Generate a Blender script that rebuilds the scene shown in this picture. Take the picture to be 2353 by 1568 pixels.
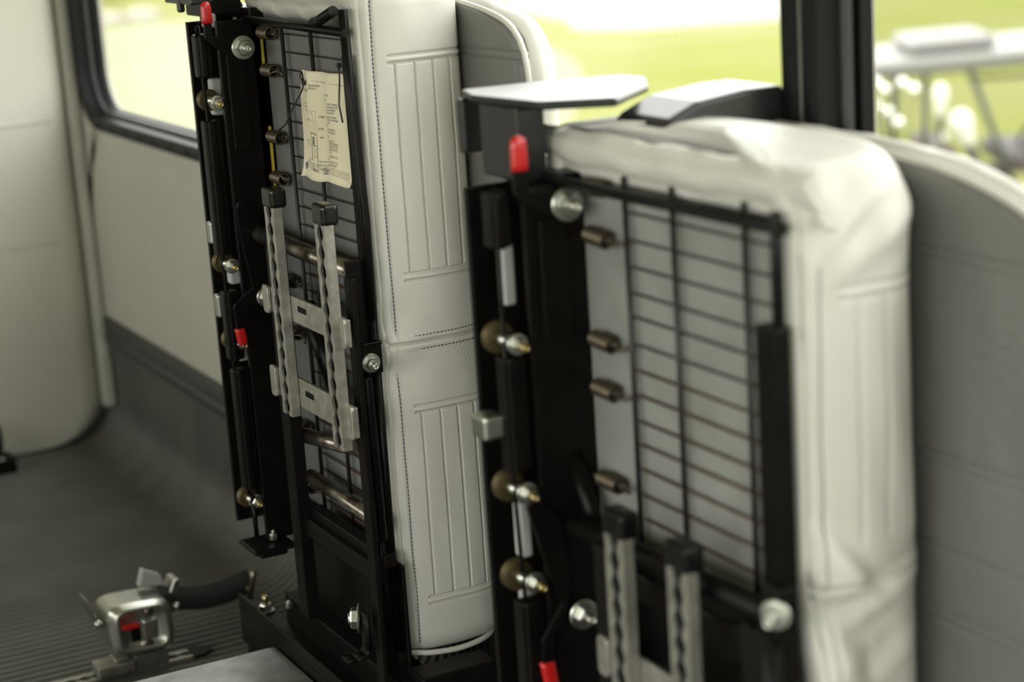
import bpy, bmesh, math, random
from mathutils import Vector, Matrix
random.seed(7)
SC = bpy.context.scene
COL = SC.collection
for o in list(bpy.data.objects): bpy.data.objects.remove(o)

# ------------------------------------------------------------------ camera
H0 = 1.30                                   # eye height above the bus floor
def make_camera():
    yaw, pit, rol = math.radians(26.879), math.radians(13.764), math.radians(-3.769)
    cy, sy, cp, sp = math.cos(yaw), math.sin(yaw), math.cos(pit), math.sin(pit)
    d = Vector((-cy*cp, sy*cp, -sp))
    r0 = d.cross(Vector((0, 0, 1))).normalized(); u0 = r0.cross(d)
    r = math.cos(rol)*r0 + math.sin(rol)*u0
    u = -math.sin(rol)*r0 + math.cos(rol)*u0
    cam = bpy.data.cameras.new('camera'); o = bpy.data.objects.new('camera', cam); COL.objects.link(o)
    m = Matrix(((r.x, u.x, -d.x, 0), (r.y, u.y, -d.y, 0), (r.z, u.z, -d.z, H0), (0, 0, 0, 1)))
    o.matrix_world = m
    cam.sensor_width = 36; cam.sensor_fit = 'HORIZONTAL'; cam.lens = 68.49
    cam.clip_start = 0.05; cam.clip_end = 400
    cam.dof.use_dof = True; cam.dof.focus_distance = 2.68; cam.dof.aperture_fstop = 2.8
    SC.camera = o
make_camera()

# ------------------------------------------------------------------ light
SC.view_settings.view_transform = 'Standard'; SC.view_settings.look = 'None'
SC.view_settings.gamma = 1.0; SC.view_settings.use_curve_mapping = False
SC.view_settings.exposure = 1.42
W = bpy.data.worlds.new('sky'); SC.world = W; W.use_nodes = True
nt = W.node_tree; bg = nt.nodes['Background']
bg.inputs['Color'].default_value = (1.0, 0.988, 0.96, 1); bg.inputs['Strength'].default_value = 2.6
sun = bpy.data.lights.new('sun', 'SUN'); sun.energy = 1.4; sun.angle = math.radians(1.5); sun.color = (1.0, 0.96, 0.86)
so = bpy.data.objects.new('sun', sun); COL.objects.link(so)
so.rotation_euler = Vector((0.42, 0.55, -1.25)).to_track_quat('-Z', 'Y').to_euler()
SC.cycles.max_bounces = 10; SC.cycles.diffuse_bounces = 5; SC.cycles.transparent_max_bounces = 12
SC.cycles.sample_clamp_indirect = 6.0
SC.cycles.use_denoising = True
SC.cycles.caustics_reflective = False; SC.cycles.caustics_refractive = False
def portal(name, loc, rot, sx, sy):
    l = bpy.data.lights.new(name, 'AREA'); l.shape = 'RECTANGLE'; l.size = sx; l.size_y = sy
    l.cycles.is_portal = True
    o = bpy.data.objects.new(name, l); COL.objects.link(o); o.location = loc; o.rotation_euler = rot
HP = math.pi/2
portal('portal_windows', (-2.15, 1.30, 1.26), (-HP, 0, 0), 4.8, 0.96)
portal('portal_windows', (-1.6, -1.36, 1.26), (HP, 0, 0), 5.4, 0.98)
portal('portal_windscreen', (1.36, -0.45, 1.38), (0, HP, 0), 0.9, 1.6)

# ------------------------------------------------------------------ materials
MATS = {}
def mat(name, col, rough=0.5, metal=0.0, noise=None, bump=None, spec=0.5, coat=0.0):
    """noise=(scale, amount, colour2); bump=(scale, strength, distance)"""
    if name in MATS: return MATS[name]
    m = bpy.data.materials.new(name); m.use_nodes = True
    n = m.node_tree.nodes; l = m.node_tree.links
    b = n['Principled BSDF']
    b.inputs['Base Color'].default_value = (*col, 1); b.inputs['Roughness'].default_value = rough
    b.inputs['Metallic'].default_value = metal; b.inputs['Specular IOR Level'].default_value = spec
    b.inputs['Coat Weight'].default_value = coat
    tc = n.new('ShaderNodeTexCoord')
    if noise:
        t = n.new('ShaderNodeTexNoise'); t.inputs['Scale'].default_value = noise[0]; t.inputs['Detail'].default_value = 6
        l.new(tc.outputs['Object'], t.inputs['Vector'])
        r = n.new('ShaderNodeValToRGB'); r.color_ramp.elements[0].position = 0.5-0.5*noise[1]*0.6; r.color_ramp.elements[1].position = 0.5+0.22
        r.color_ramp.elements[0].color = (*noise[2], 1); r.color_ramp.elements[1].color = (*col, 1)
        l.new(t.outputs['Fac'], r.inputs['Fac']); l.new(r.outputs['Color'], b.inputs['Base Color'])
    if bump:
        t = n.new('ShaderNodeTexNoise'); t.inputs['Scale'].default_value = bump[0]; t.inputs['Detail'].default_value = 4
        l.new(tc.outputs['Object'], t.inputs['Vector'])
        u = n.new('ShaderNodeBump'); u.inputs['Strength'].default_value = bump[1]; u.inputs['Distance'].default_value = bump[2]
        l.new(t.outputs['Fac'], u.inputs['Height']); l.new(u.outputs['Normal'], b.inputs['Normal'])
    MATS[name] = m
    return m
VINYL = mat('grey_vinyl', (0.66, 0.645, 0.59), 0.42, noise=(9, 0.5, (0.625, 0.61, 0.555)), bump=(700, 0.35, 0.0008))
BACKV = mat('darker_grey_vinyl', (0.165, 0.16, 0.15), 0.4, bump=(700, 0.3, 0.0008))
PAD = mat('grey_backing_cloth', (0.27, 0.27, 0.25), 0.8, noise=(14, 0.6, (0.21, 0.21, 0.19)), bump=(900, 0.2, 0.0006))
BLACK = mat('black_paint', (0.003, 0.003, 0.0027), 0.36, spec=0.16, noise=(22, 0.3, (0.006, 0.005, 0.004)), bump=(260, 0.15, 0.0006))
BLACKM = mat('black_matt', (0.004, 0.004, 0.0037), 0.6, spec=0.15)
RUSTB = mat('worn_black_steel', (0.004, 0.0038, 0.0036), 0.42, spec=0.15, noise=(16, 0.1, (0.0075, 0.0060, 0.0050)), bump=(180, 0.2, 0.0008))
ALU = mat('raw_aluminium', (0.50, 0.48, 0.42), 0.48, 0.75, noise=(60, 0.7, (0.30, 0.285, 0.25)), bump=(400, 0.2, 0.0005))
STEELT = mat('bare_steel_tube', (0.42, 0.39, 0.34), 0.28, 0.9, noise=(30, 0.5, (0.10, 0.07, 0.05)))
CHROME = mat('bright_zinc', (0.55, 0.55, 0.50), 0.33, 1.0, bump=(120, 0.12, 0.0006))
BRASS = mat('yellow_zinc', (0.55, 0.45, 0.22), 0.3, 1.0)
GOLDP = mat('aged_brass_pulley', (0.10, 0.075, 0.035), 0.42, 0.6)
SPRING = mat('spring_wire', (0.13, 0.105, 0.075), 0.38, 0.85)
WIREB = mat('black_wire', (0.012, 0.011, 0.010), 0.45)
WIRER = mat('rusty_wire', (0.05, 0.03, 0.018), 0.6, 0.2, noise=(25, 0.6, (0.12, 0.055, 0.025)))
RED = mat('red_vinyl_grip', (0.55, 0.012, 0.012), 0.3, coat=0.3)
RUBCAP = mat('black_plastic_cap', (0.005, 0.005, 0.005), 0.2, spec=0.4)
PLASTIC = mat('black_plastic_cover', (0.018, 0.018, 0.019), 0.26)
FOAM = mat('grey_foam', (0.42, 0.42, 0.40), 0.8)
YELLOW = mat('yellow_edge_tape', (0.55, 0.42, 0.04), 0.6)
PAPER = mat('cream_paper', (0.80, 0.75, 0.58), 0.7, noise=(12, 0.35, (0.74, 0.66, 0.46)))
INK = mat('black_ink', (0.05, 0.05, 0.05), 0.8)
THREAD = mat('dark_violet_thread', (0.05, 0.04, 0.07), 0.7)
TIE = mat('black_nylon', (0.02, 0.017, 0.018), 0.4)
WALLP = mat('ivory_wall_panel', (0.60, 0.585, 0.51), 0.5, noise=(3, 0.4, (0.56, 0.545, 0.475)), bump=(300, 0.1, 0.0006))
WALLG = mat('grey_wall_panel', (0.56, 0.55, 0.48), 0.55, noise=(4, 0.4, (0.52, 0.51, 0.44)), bump=(300, 0.1, 0.0006))
TRIMG = mat('charcoal_trim', (0.055, 0.053, 0.05), 0.5)
FRAME = mat('black_window_frame', (0.005, 0.005, 0.0055), 0.45, spec=0.13)
FRAMEG = mat('grey_window_seal', (0.035, 0.035, 0.037), 0.4, spec=0.25)
CEIL = mat('ceiling_white', (0.72, 0.70, 0.62), 0.6)
RUBBER = mat('ribbed_rubber', (0.125, 0.122, 0.108), 0.42, noise=(7, 0.55, (0.085, 0.082, 0.073)))
SHEET = mat('galvanised_sheet', (0.42, 0.43, 0.42), 0.42, 0.8, noise=(20, 0.6, (0.24, 0.25, 0.25)), bump=(150, 0.15, 0.0006))
STRAP = mat('black_webbing', (0.006, 0.006, 0.006), 0.7)
def glass_mat(name='window_glass', tint=(0.95, 0.97, 0.94)):
    m = bpy.data.materials.new(name); m.use_nodes = True
    n = m.node_tree.nodes; l = m.node_tree.links; n.clear()
    o = n.new('ShaderNodeOutputMaterial'); mx = n.new('ShaderNodeMixShader'); t = n.new('ShaderNodeBsdfTransparent')
    g = n.new('ShaderNodeBsdfGlossy'); f = n.new('ShaderNodeFresnel'); f.inputs['IOR'].default_value = 1.25
    g.inputs['Roughness'].default_value = 0.02; t.inputs['Color'].default_value = (*tint, 1)
    l.new(f.outputs['Fac'], mx.inputs['Fac']); l.new(t.outputs[0], mx.inputs[1]); l.new(g.outputs[0], mx.inputs[2]); l.new(mx.outputs[0], o.inputs[0])
    return m
GLASS = glass_mat()
MIDT = glass_mat('medium_tinted_window_glass', (0.55, 0.56, 0.535))
LIGHTT = glass_mat('lightly_tinted_window_glass', (0.70, 0.715, 0.69))
TINTED = glass_mat('tinted_window_glass', (0.50, 0.51, 0.49))

# ------------------------------------------------------------------ helpers
ROOT = {}
def tag(o, label=None, cat=None, group=None, kind=None):
    if label: o['label'] = label
    if cat: o['category'] = cat
    if group: o['group'] = group
    if kind: o['kind'] = kind
    return o
def link(o, parent=None):
    COL.objects.link(o)
    if parent is not None:
        o.parent = parent
        if parent.name in ROOT: o.matrix_parent_inverse = Matrix.Translation(-ROOT[parent.name])
    return o
def thing(name, loc, label, cat, group=None):
    o = bpy.data.objects.new(name, None); COL.objects.link(o); o.location = loc; o.empty_display_size = 0.05
    ROOT[o.name] = Vector(loc)
    return tag(o, label, cat, group)
def frame_for(a):
    a = a.normalized(); h = Vector((0, 0, 1)) if abs(a.z) < 0.9 else Vector((1, 0, 0))
    e = a.cross(h).normalized(); return e, a.cross(e).normalized()
class MB:
    def __init__(s): s.v = []; s.f = []; s.sm = []
    def add(s, vs, fs, smooth=False):
        k = len(s.v); s.v += [tuple(p) for p in vs]; s.f += [tuple(i+k for i in f) for f in fs]; s.sm += [smooth]*len(fs); return s
    def box(s, a, b, rot=None, piv=None):
        x0, y0, z0 = a; x1, y1, z1 = b
        vs = [Vector(p) for p in ((x0,y0,z0),(x1,y0,z0),(x1,y1,z0),(x0,y1,z0),(x0,y0,z1),(x1,y0,z1),(x1,y1,z1),(x0,y1,z1))]
        if rot is not None:
            c = Vector(piv) if piv else Vector(((x0+x1)/2,(y0+y1)/2,(z0+z1)/2))
            vs = [c+rot@(p-c) for p in vs]
        return s.add(vs, [(0,3,2,1),(4,5,6,7),(0,1,5,4),(1,2,6,5),(2,3,7,6),(3,0,4,7)])
    def prism(s, poly, axis, lo, hi):
        """poly of 2D points in the plane across `axis` (0: y,z  1: x,z  2: x,y)"""
        def P(p, h): return ((h,p[0],p[1]),(p[0],h,p[1]),(p[0],p[1],h))[axis]
        n = len(poly); vs = [P(p, lo) for p in poly]+[P(p, hi) for p in poly]
        return s.add(vs, [tuple(range(n-1,-1,-1)), tuple(range(n,2*n))]+[(i,(i+1)%n,n+(i+1)%n,n+i) for i in range(n)])
    def tube(s, path, r, n=10, caps=True, closed=False):
        path = [Vector(p) for p in path]; m = len(path); vs = []; fs = []
        rr = r if isinstance(r, (list, tuple)) else [r]*m
        prev = None
        for i, p in enumerate(path):
            if closed: t = path[(i+1)%m]-path[i-1]
            else: t = path[min(i+1,m-1)]-path[max(i-1,0)]
            if t.length < 1e-9: t = Vector((0,0,1))
            t.normalize()
            if prev is None: e, _ = frame_for(t)
            else:
                e = prev-t*prev.dot(t)
                e = e.normalized() if e.length > 1e-6 else frame_for(t)[0]
            prev = e; g = t.cross(e)
            for k in range(n):
                a = 2*math.pi*k/n; vs.append(p+rr[i]*(math.cos(a)*e+math.sin(a)*g))
        for i in range(m if closed else m-1):
            j = (i+1)%m
            for k in range(n): fs.append((i*n+k, i*n+(k+1)%n, j*n+(k+1)%n, j*n+k))
        s.add(vs, fs, n > 4)
        if caps and not closed:
            b = len(s.v)-len(vs)
            s.f += [tuple(b+k for k in range(n-1,-1,-1)), tuple(b+(m-1)*n+k for k in range(n))]; s.sm += [False, False]
        return s
    def lathe(s, p0, axis, prof, n=24, phase=0.0, smooth=True):
        """prof: list of (distance along axis, radius)"""
        p0 = Vector(p0); a = Vector(axis).normalized(); e, g = frame_for(a); vs = []; fs = []
        for h, r in prof:
            for k in range(n):
                t = phase+2*math.pi*k/n; vs.append(p0+a*h+r*(math.cos(t)*e+math.sin(t)*g))
        for i in range(len(prof)-1):
            for k in range(n): fs.append((i*n+k, i*n+(k+1)%n, (i+1)*n+(k+1)%n, (i+1)*n+k))
        fs += [tuple(range(n-1,-1,-1)), tuple((len(prof)-1)*n+k for k in range(n))]
        return s.add(vs, fs, smooth)
    def mesh(s, name):
        me = bpy.data.meshes.new(name); me.from_pydata(s.v, [], s.f); me.update()
        me.polygons.foreach_set('use_smooth', s.sm)
        return me
    def build(s, name, m, parent=None, bevel=0.0, seg=2, fixn=False, loc=None):
        me = s.mesh(name)
        if fixn:
            b = bmesh.new(); b.from_mesh(me); bmesh.ops.recalc_face_normals(b, faces=b.faces[:]); b.to_mesh(me); b.free()
        me.materials.append(m)
        o = bpy.data.objects.new(name, me); link(o, parent)
        if loc: o.location = loc
        if bevel:
            md = o.modifiers.new('bevel', 'BEVEL'); md.width = bevel; md.segments = seg; md.limit_method = 'ANGLE'; md.angle_limit = math.radians(40)
        return o
def rrect(x0, x1, z0, z1, r, n=8):
    """rounded rectangle outline, counter-clockwise from the lower right corner"""
    out = []
    for cx, cz, a0 in ((x1-r, z0+r, -90), (x1-r, z1-r, 0), (x0+r, z1-r, 90), (x0+r, z0+r, 180)):
        for k in range(n+1):
            a = math.radians(a0+90*k/n); out.append((cx+r*math.cos(a), cz+r*math.sin(a)))
    return out
def nut(name, parent, p, axis, r=0.011, mtl=None, washer=True, shaft=0.012, tip=None):
    m = mtl or CHROME; b = MB()
    if washer: b.lathe(p, axis, [(0, r*1.35), (0.002, r*1.4), (0.0032, r*1.3), (0.0036, r*1.0)], 24)
    b.lathe(p, axis, [(0.003, r*0.92), (0.0045, r), (0.011, r), (0.0135, r*0.86), (0.0136, r*0.55)], 6, smooth=False)
    o = b.build(name, m, parent); md = o.modifiers.new('edge', 'EDGE_SPLIT'); md.split_angle = math.radians(25)
    c = MB(); c.lathe(Vector(p), axis, [(0.010, r*0.5), (0.013+shaft-0.0015, r*0.5), (0.013+shaft, r*0.4), (0.013+shaft*0.8, r*0.22), (0.012+shaft*0.6, r*0.2)], 14)
    c.build('bolt_end', tip or m, o)
    return o
def smooth01(a, b, x):
    t = max(0.0, min(1.0, (x-a)/(b-a))); return t*t*(3-2*t)
def wob(x, y, z=0.0):
    return (math.sin(x*1.7+y*2.3+z)+math.sin(x*3.1-y*1.3+1.7*z+1.1)+0.6*math.sin(x*5.3+y*4.1+0.7))/2.6

# ================================================================== the bus body
FLOOR_R = 0.10; YW = 1.205; XP = -4.53
def build_floor():
    prof = [(-1.33, 0), (-0.2, 0), (0.4, 0), (0.8, 0), (YW-FLOOR_R, 0)]
    for k in range(1, 13):
        a = math.radians(90*k/12); prof.append((YW-FLOOR_R+FLOOR_R*math.sin(a), FLOOR_R-FLOOR_R*math.cos(a)))
    prof.append((YW, 0.245))
    nrm = []
    for y, z in prof:
        nrm.append((0, 1) if y <= YW-FLOOR_R+1e-6 else ((-1, 0) if z >= FLOOR_R-1e-6 else (-(y-(YW-FLOOR_R))/FLOOR_R, (FLOOR_R-z)/FLOOR_R)))
    xs = []; p = 0.0245; x = XP-0.12
    while x < -2.0:
        xs += [(x, 0), (x+p*0.30, 0), (x+p*0.42, -0.0045), (x+p*0.88, -0.0045)]; x += p
    xs += [(x, 0), (1.4, 0)]
    b = MB(); m = len(prof); vs = []; fs = []
    for x, h in xs:
        for (y, z), (ny, nz) in zip(prof, nrm): vs.append((x, y+ny*h, z+nz*h))
    for i in range(len(xs)-1):
        for j in range(m-1): fs.append((i*m+j, (i+1)*m+j, (i+1)*m+j+1, i*m+j+1))
    b.add(vs, fs)
    return tag(b.build('floor', RUBBER), 'dark grey ribbed rubber floor curving up into the side wall', kind='structure')
build_floor()

def wall_with_windows(name, y_in, y_out, cells, z0, z1, r, m, label):
    """cells: (xa, xb, opening or None) ; opening = (x0, x1, z0, z1)"""
    b = MB()
    for xa, xb, op in cells:
        if op is None:
            b.box((xa, min(y_in, y_out), z0), (xb, max(y_in, y_out), z1)); continue
        inner = rrect(*op, r, 8); n = len(inner); outer = []
        cx, cz = (op[0]+op[1])/2, (op[2]+op[3])/2
        for k, (x, z) in enumerate(inner):
            q, t = divmod(k, 9)
            cxr, czr = ((xb, z0), (xb, z1), (xa, z1), (xa, z0))[q]
            if t == 4: outer.append((cxr, czr))
            elif (t < 4) == (q in (0, 2)): outer.append((x if 0 else (op[1]-r+(xb-(op[1]-r))*t/4 if q == 0 else op[0]+r+(xa-op[0]-r)*t/4), czr))
            else:
                if t > 4: s = (t-4)/4.0
                else: s = (4-t)/4.0
                if q == 0: outer.append((cxr, z0+(op[2]+r-z0)*s))
                elif q == 1: outer.append((cxr, z1+(op[3]-r-z1)*s) if t < 4 else (xb+(op[1]-r-xb)*s, czr))
                elif q == 2: outer.append((cxr, z1+(op[3]-r-z1)*s))
                else: outer.append((cxr, z0+(op[2]+r-z0)*s) if t < 4 else (xa+(op[0]+r-xa)*s, czr))
        vs = [(x, y_in, z) for x, z in inner]+[(x, y_in, z) for x, z in outer]+[(x, y_out, z) for x, z in inner]+[(x, y_out, z) for x, z in outer]
        fs = []
        for i in range(n):
            j = (i+1) % n
            fs += [(i, j, n+j, n+i), (2*n+i, 3*n+i, 3*n+j, 2*n+j), (i, 2*n+i, 2*n+j, j)]
        b.add(vs, fs)
    return tag(b.build(name, m, fixn=True), label, kind='structure')
ZS, ZT = 0.796, 1.72
WIN = [(-4.483, -3.07, ZS, ZT), (-2.98, -1.69, ZS, ZT), (-1.630, 0.15, ZS, ZT)]
wall_with_windows('wall_right', YW, 1.27, [(XP-0.12, -3.025, WIN[0]), (-3.025, -1.660, WIN[1]), (-1.660, 0.30, WIN[2]), (0.30, 1.40, None)],
                  0.24, 2.05, 0.11, WALLG, 'grey side wall panel with three windows above the charcoal trim')
def ring(b, loops):
    """loops: list of outlines with the same number of 3D points"""
    n = len(loops[0]); vs = [p for l in loops for p in l]; fs = []
    for i in range(len(loops)-1):
        for k in range(n):
            j = (k+1) % n; fs.append((i*n+k, i*n+j, (i+1)*n+j, (i+1)*n+k))
    b.add(vs, fs, True); return b
def window(idx, op, y_in, sgn, label, seal=True, pane=None):
    x0, x1, z0, z1 = op
    def loop(g, y): return [(x, y, z) for x, z in rrect(x0-g, x1+g, z0-g, z1+g, 0.11+g, 8)]
    b = MB(); y = lambda d: y_in-sgn*d     # d > 0 towards the room
    ring(b, [loop(0.026, y(0.0)), loop(0.026, y(0.010)), loop(0.020, y(0.014)), loop(0.004, y(0.014)), loop(-0.002, y(0.010)),
             loop(-0.0025, y(-0.014)), loop(-0.006, y(-0.016)), loop(-0.006, y(-0.034)), loop(-0.014, y(-0.036)), loop(-0.014, y(-0.052)), loop(0.0, y(-0.053))])
    fr = b.build('window_%d' % idx, FRAME); md = fr.modifiers.new('edge', 'EDGE_SPLIT'); md.split_angle = math.radians(35)
    tag(fr, label, kind='structure')
    s = MB(); ring(s, [loop(-0.0055, y(-0.0165)), loop(-0.011, y(-0.018)), loop(-0.013, y(-0.026)), loop(-0.0055, y(-0.028))])
    s.build('rubber_seal', FRAMEG, fr)
    p = MB(); p.add(loop(-0.010, y(-0.045)), [tuple(range(36))]); p.build('pane', pane or GLASS, fr)
    if seal:                                             # screw heads along the bottom of the frame
        for k in range(12):
            xx = x0+0.13+k*(x1-x0-0.26)/11
            c = MB(); c.lathe((xx, y(0.013), z0-0.013), (0, -sgn, 0), [(0, 0.006), (0.002, 0.0055), (0.003, 0.003)], 10)
            c.build('screw', BLACKM, fr)
    return fr
window(1, WIN[0], YW, 1, 'black framed rounded window beside the ivory panel', True, LIGHTT)
window(2, WIN[1], YW, 1, 'black framed window behind the two stowed seats', True, LIGHTT)
window(3, WIN[2], YW, 1, 'black framed window with the golf cart outside', True, MIDT)
# opposite side, behind the camera; front window enlarged, others tinted to steer daylight
OWIN = [(-4.3, -2.7, ZS, ZT), (-2.6, -1.0, ZS, ZT), (-0.9, 1.28, 0.32, 1.80)]
wall_with_windows('wall_left', -1.27, -1.33, [(XP-0.12, -2.65, OWIN[0]), (-2.65, -0.95, OWIN[1]), (-0.95, 1.40, OWIN[2])],
                  0.0, 2.05, 0.08, WALLG, 'grey side wall with windows on the aisle side')
for k, op in enumerate(OWIN): window(4+k, op, -1.27, -1, ('tinted rear window on the aisle side', 'tinted middle window on the aisle side', 'clear front window on the aisle side')[k], False, (TINTED, TINTED, GLASS)[k])
def front_wall():
    b = MB(); x0, x1 = 1.35, 1.40
    b.box((x0, -1.33, 0), (x1, 1.27, 0.95)); b.box((x0, -1.33, 1.80), (x1, 1.27, 2.05)); b.box((x0, -1.33, 0.95), (x1, -1.24, 1.95)); b.box((x0, 0.35, 0.95), (x1, 1.27, 1.95))  # unseen wall; windscreen opening shrunk to cut light on the near seat
    w = tag(b.build('wall_front', WALLG), 'unseen grey front wall, windscreen opening narrowed to limit the light', kind='structure')
    p = MB(); p.box((1.37, -1.24, 0.95), (1.376, 0.35, 1.95)); p.build('pane', GLASS, w)
front_wall()
c = MB(); c.box((XP-0.12, -1.33, 2.05), (1.4, 1.27, 2.10)); tag(c.build('ceiling', CEIL), 'pale bus ceiling', kind='structure')

def rear_panel():
    # slab with a rounded lower corner towards the window wall and a rolled edge
    y1 = 1.172; zb = 0.006; r = 0.10
    def outline(g):
        o = [(-1.26, zb), (y1-g-r, zb)]
        for k in range(1, 9):
            a = math.radians(-90+90*k/8); o.append((y1-g-r+r*math.cos(a), zb+r+r*math.sin(a)))
        return o+[(y1-g, 2.05), (-1.26, 2.05)]
    loops = []
    for k in range(7):
        a = math.radians(90*k/6); g = 0.05*(1-math.sin(a)) if False else 0.045*(1-math.cos(a))
        loops.append([(XP-0.03+0.03*math.sin(a), y, z) for y, z in outline(g)])
    loops.insert(0, [(XP-0.09, y, z) for y, z in outline(0)])
    b = MB(); ring(b, loops); n = len(loops[0]); k = len(b.v)-n
    b.f.append(tuple(k+i for i in range(n))); b.sm.append(False)
    w = b.build('wall_rear', WALLP, fixn=True); md = w.modifiers.new('edge', 'EDGE_SPLIT'); md.split_angle = math.radians(60)
    tag(w, 'ivory rear wall panel with a rounded lower corner', kind='structure')
    s = MB(); s.tube([(XP+0.0005, -1.26, 0.786), (XP+0.0005, 1.128, 0.786)], 0.0035, 8); s.build('panel_seam', WALLP, w)
    s = MB(); s.tube([(XP+0.0005, -1.26, 0.52), (XP+0.0005, 1.128, 0.50)], 0.0012, 6); s.build('panel_seam', WALLP, w)
rear_panel()
b = MB(); b.box((XP-0.16, -1.33, -0.02), (XP-0.10, 1.27, 2.10)); tag(b.build('wall_outer_rear', WALLG), 'grey outer rear wall behind the ivory panel', kind='structure')
b = MB(); b.prism([(XP-0.06, 1.175), (XP+0.004, 1.178), (XP+0.006, 1.199), (XP-0.06, 1.204)], 2, 0.085, 2.04)
tag(b.build('trim_1', WALLG, bevel=0.003), 'thin grey corner strip beside the ivory panel', kind='structure')
b = MB(); b.box((XP+0.004, 1.176, 0.085), (XP+0.02, 1.202, 0.205)); b.box((XP+0.004, 1.184, 0.205), (XP+0.015, 1.202, 0.25))
tag(b.build('trim_2', WALLG, bevel=0.004), 'short ivory strip at the foot of the corner', kind='structure')
b = MB(); b.prism([(YW, 0.238), (YW-0.012, 0.243), (YW-0.016, 0.262), (YW-0.010, 0.272), (YW-0.014, 0.282), (YW-0.012, 0.305), (YW, 0.310)], 0, XP+0.02, 0.32)
tag(b.build('baseboard_right', TRIMG, bevel=0.001), 'charcoal rubber trim strip along the side wall', kind='structure')
# slim strip between the two window frames
b = MB(); b.box((-1.664, YW-0.008, 0.79), (-1.656, YW, 1.75)); tag(b.build('trim_3', mat('mid_grey_strip', (0.16, 0.16, 0.14), 0.5)), 'slim grey strip between two window frames', kind='structure')

# ================================================================== seats
def coil_mesh():
    """a tension spring along +x, 70 mm long with hooked ends, at the origin"""
    b = MB(); pts = []
    for k in range(11*10+1):
        a = 2*math.pi*k/10; pts.append((0.012+0.038*k/110, 0.0085*math.cos(a), 0.0085*math.sin(a)))
    b.tube([(-0.003, 0, 0.003), (0.000, 0, 0.0), (0.006, 0, 0.0)]+pts+[(0.056, 0, 0), (0.072, 0, 0.0), (0.077, 0.0, 0.004), (0.074, 0, 0.008)], 0.0017, 5)
    return b.mesh('coil_spring')
COIL = coil_mesh(); COIL.materials.append(SPRING)
def rodmesh(name, L, r, m, n=6):
    b = MB(); b.tube([(0, 0, 0), (L, 0, 0)], r, n); me = b.mesh(name); me.materials.append(m); return me

class Face:
    """front border of a cushion: x as a function of y, z with welts, channels and a seam"""
    def __init__(s, xf, y0, y1, bands, chans, chz, seam, bulge, soft, seed, extra=None):
        s.__dict__.update(locals())
    def x(s, y, z):
        v = (y-s.y0)/(s.y1-s.y0); v = max(0.0, min(1.0, v))
        x = s.xf+s.bulge*(1-abs(2*v-1)**3.2)
        g = 0.0
        def groove(d, w, dep): return dep*math.exp(-(d/w)**2)
        in_y = smooth01(s.y0+0.029, s.y0+0.032, y)
        for zb in s.bands:
            zz = z-zb
            if abs(zz) < 0.02:
                g += in_y*(groove(zz-0.0048, 0.0015, 0.0046)+groove(zz+0.0048, 0.0015, 0.0046))
                g -= in_y*groove(zz, 0.003, 0.0012)
        for za, zb in s.chz:
            if za+0.006 < z < zb-0.006:
                for yc in s.chans:
                    if abs(y-yc) < 0.006: g += groove(y-yc, 0.0013, 0.0040)
        if abs(z-s.seam) < 0.03:
            g += groove(z-s.seam, 0.0018, 0.0065)-groove(abs(z-s.seam)-0.006, 0.005, 0.0012)
        if abs(y-s.y0-0.0135) < 0.012: g += groove(y-s.y0-0.0135, 0.0022, 0.0022)
        # slack leather near the centre seam and soft dents
        slack = math.exp(-((z-s.seam+0.01)/0.06)**2)
        d = s.soft*wob(y*22+s.seed, z*9, s.seed)+slack*s.soft*2.2*math.exp(-((y-s.y0-0.03)/0.03)**2)*math.sin((z-s.seam)*55+0.6)
        d += 0.0003*wob(y*300, z*420, 2)*slack
        if s.extra: d += s.extra(y-s.y0, z)
        return x-g+d
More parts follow.
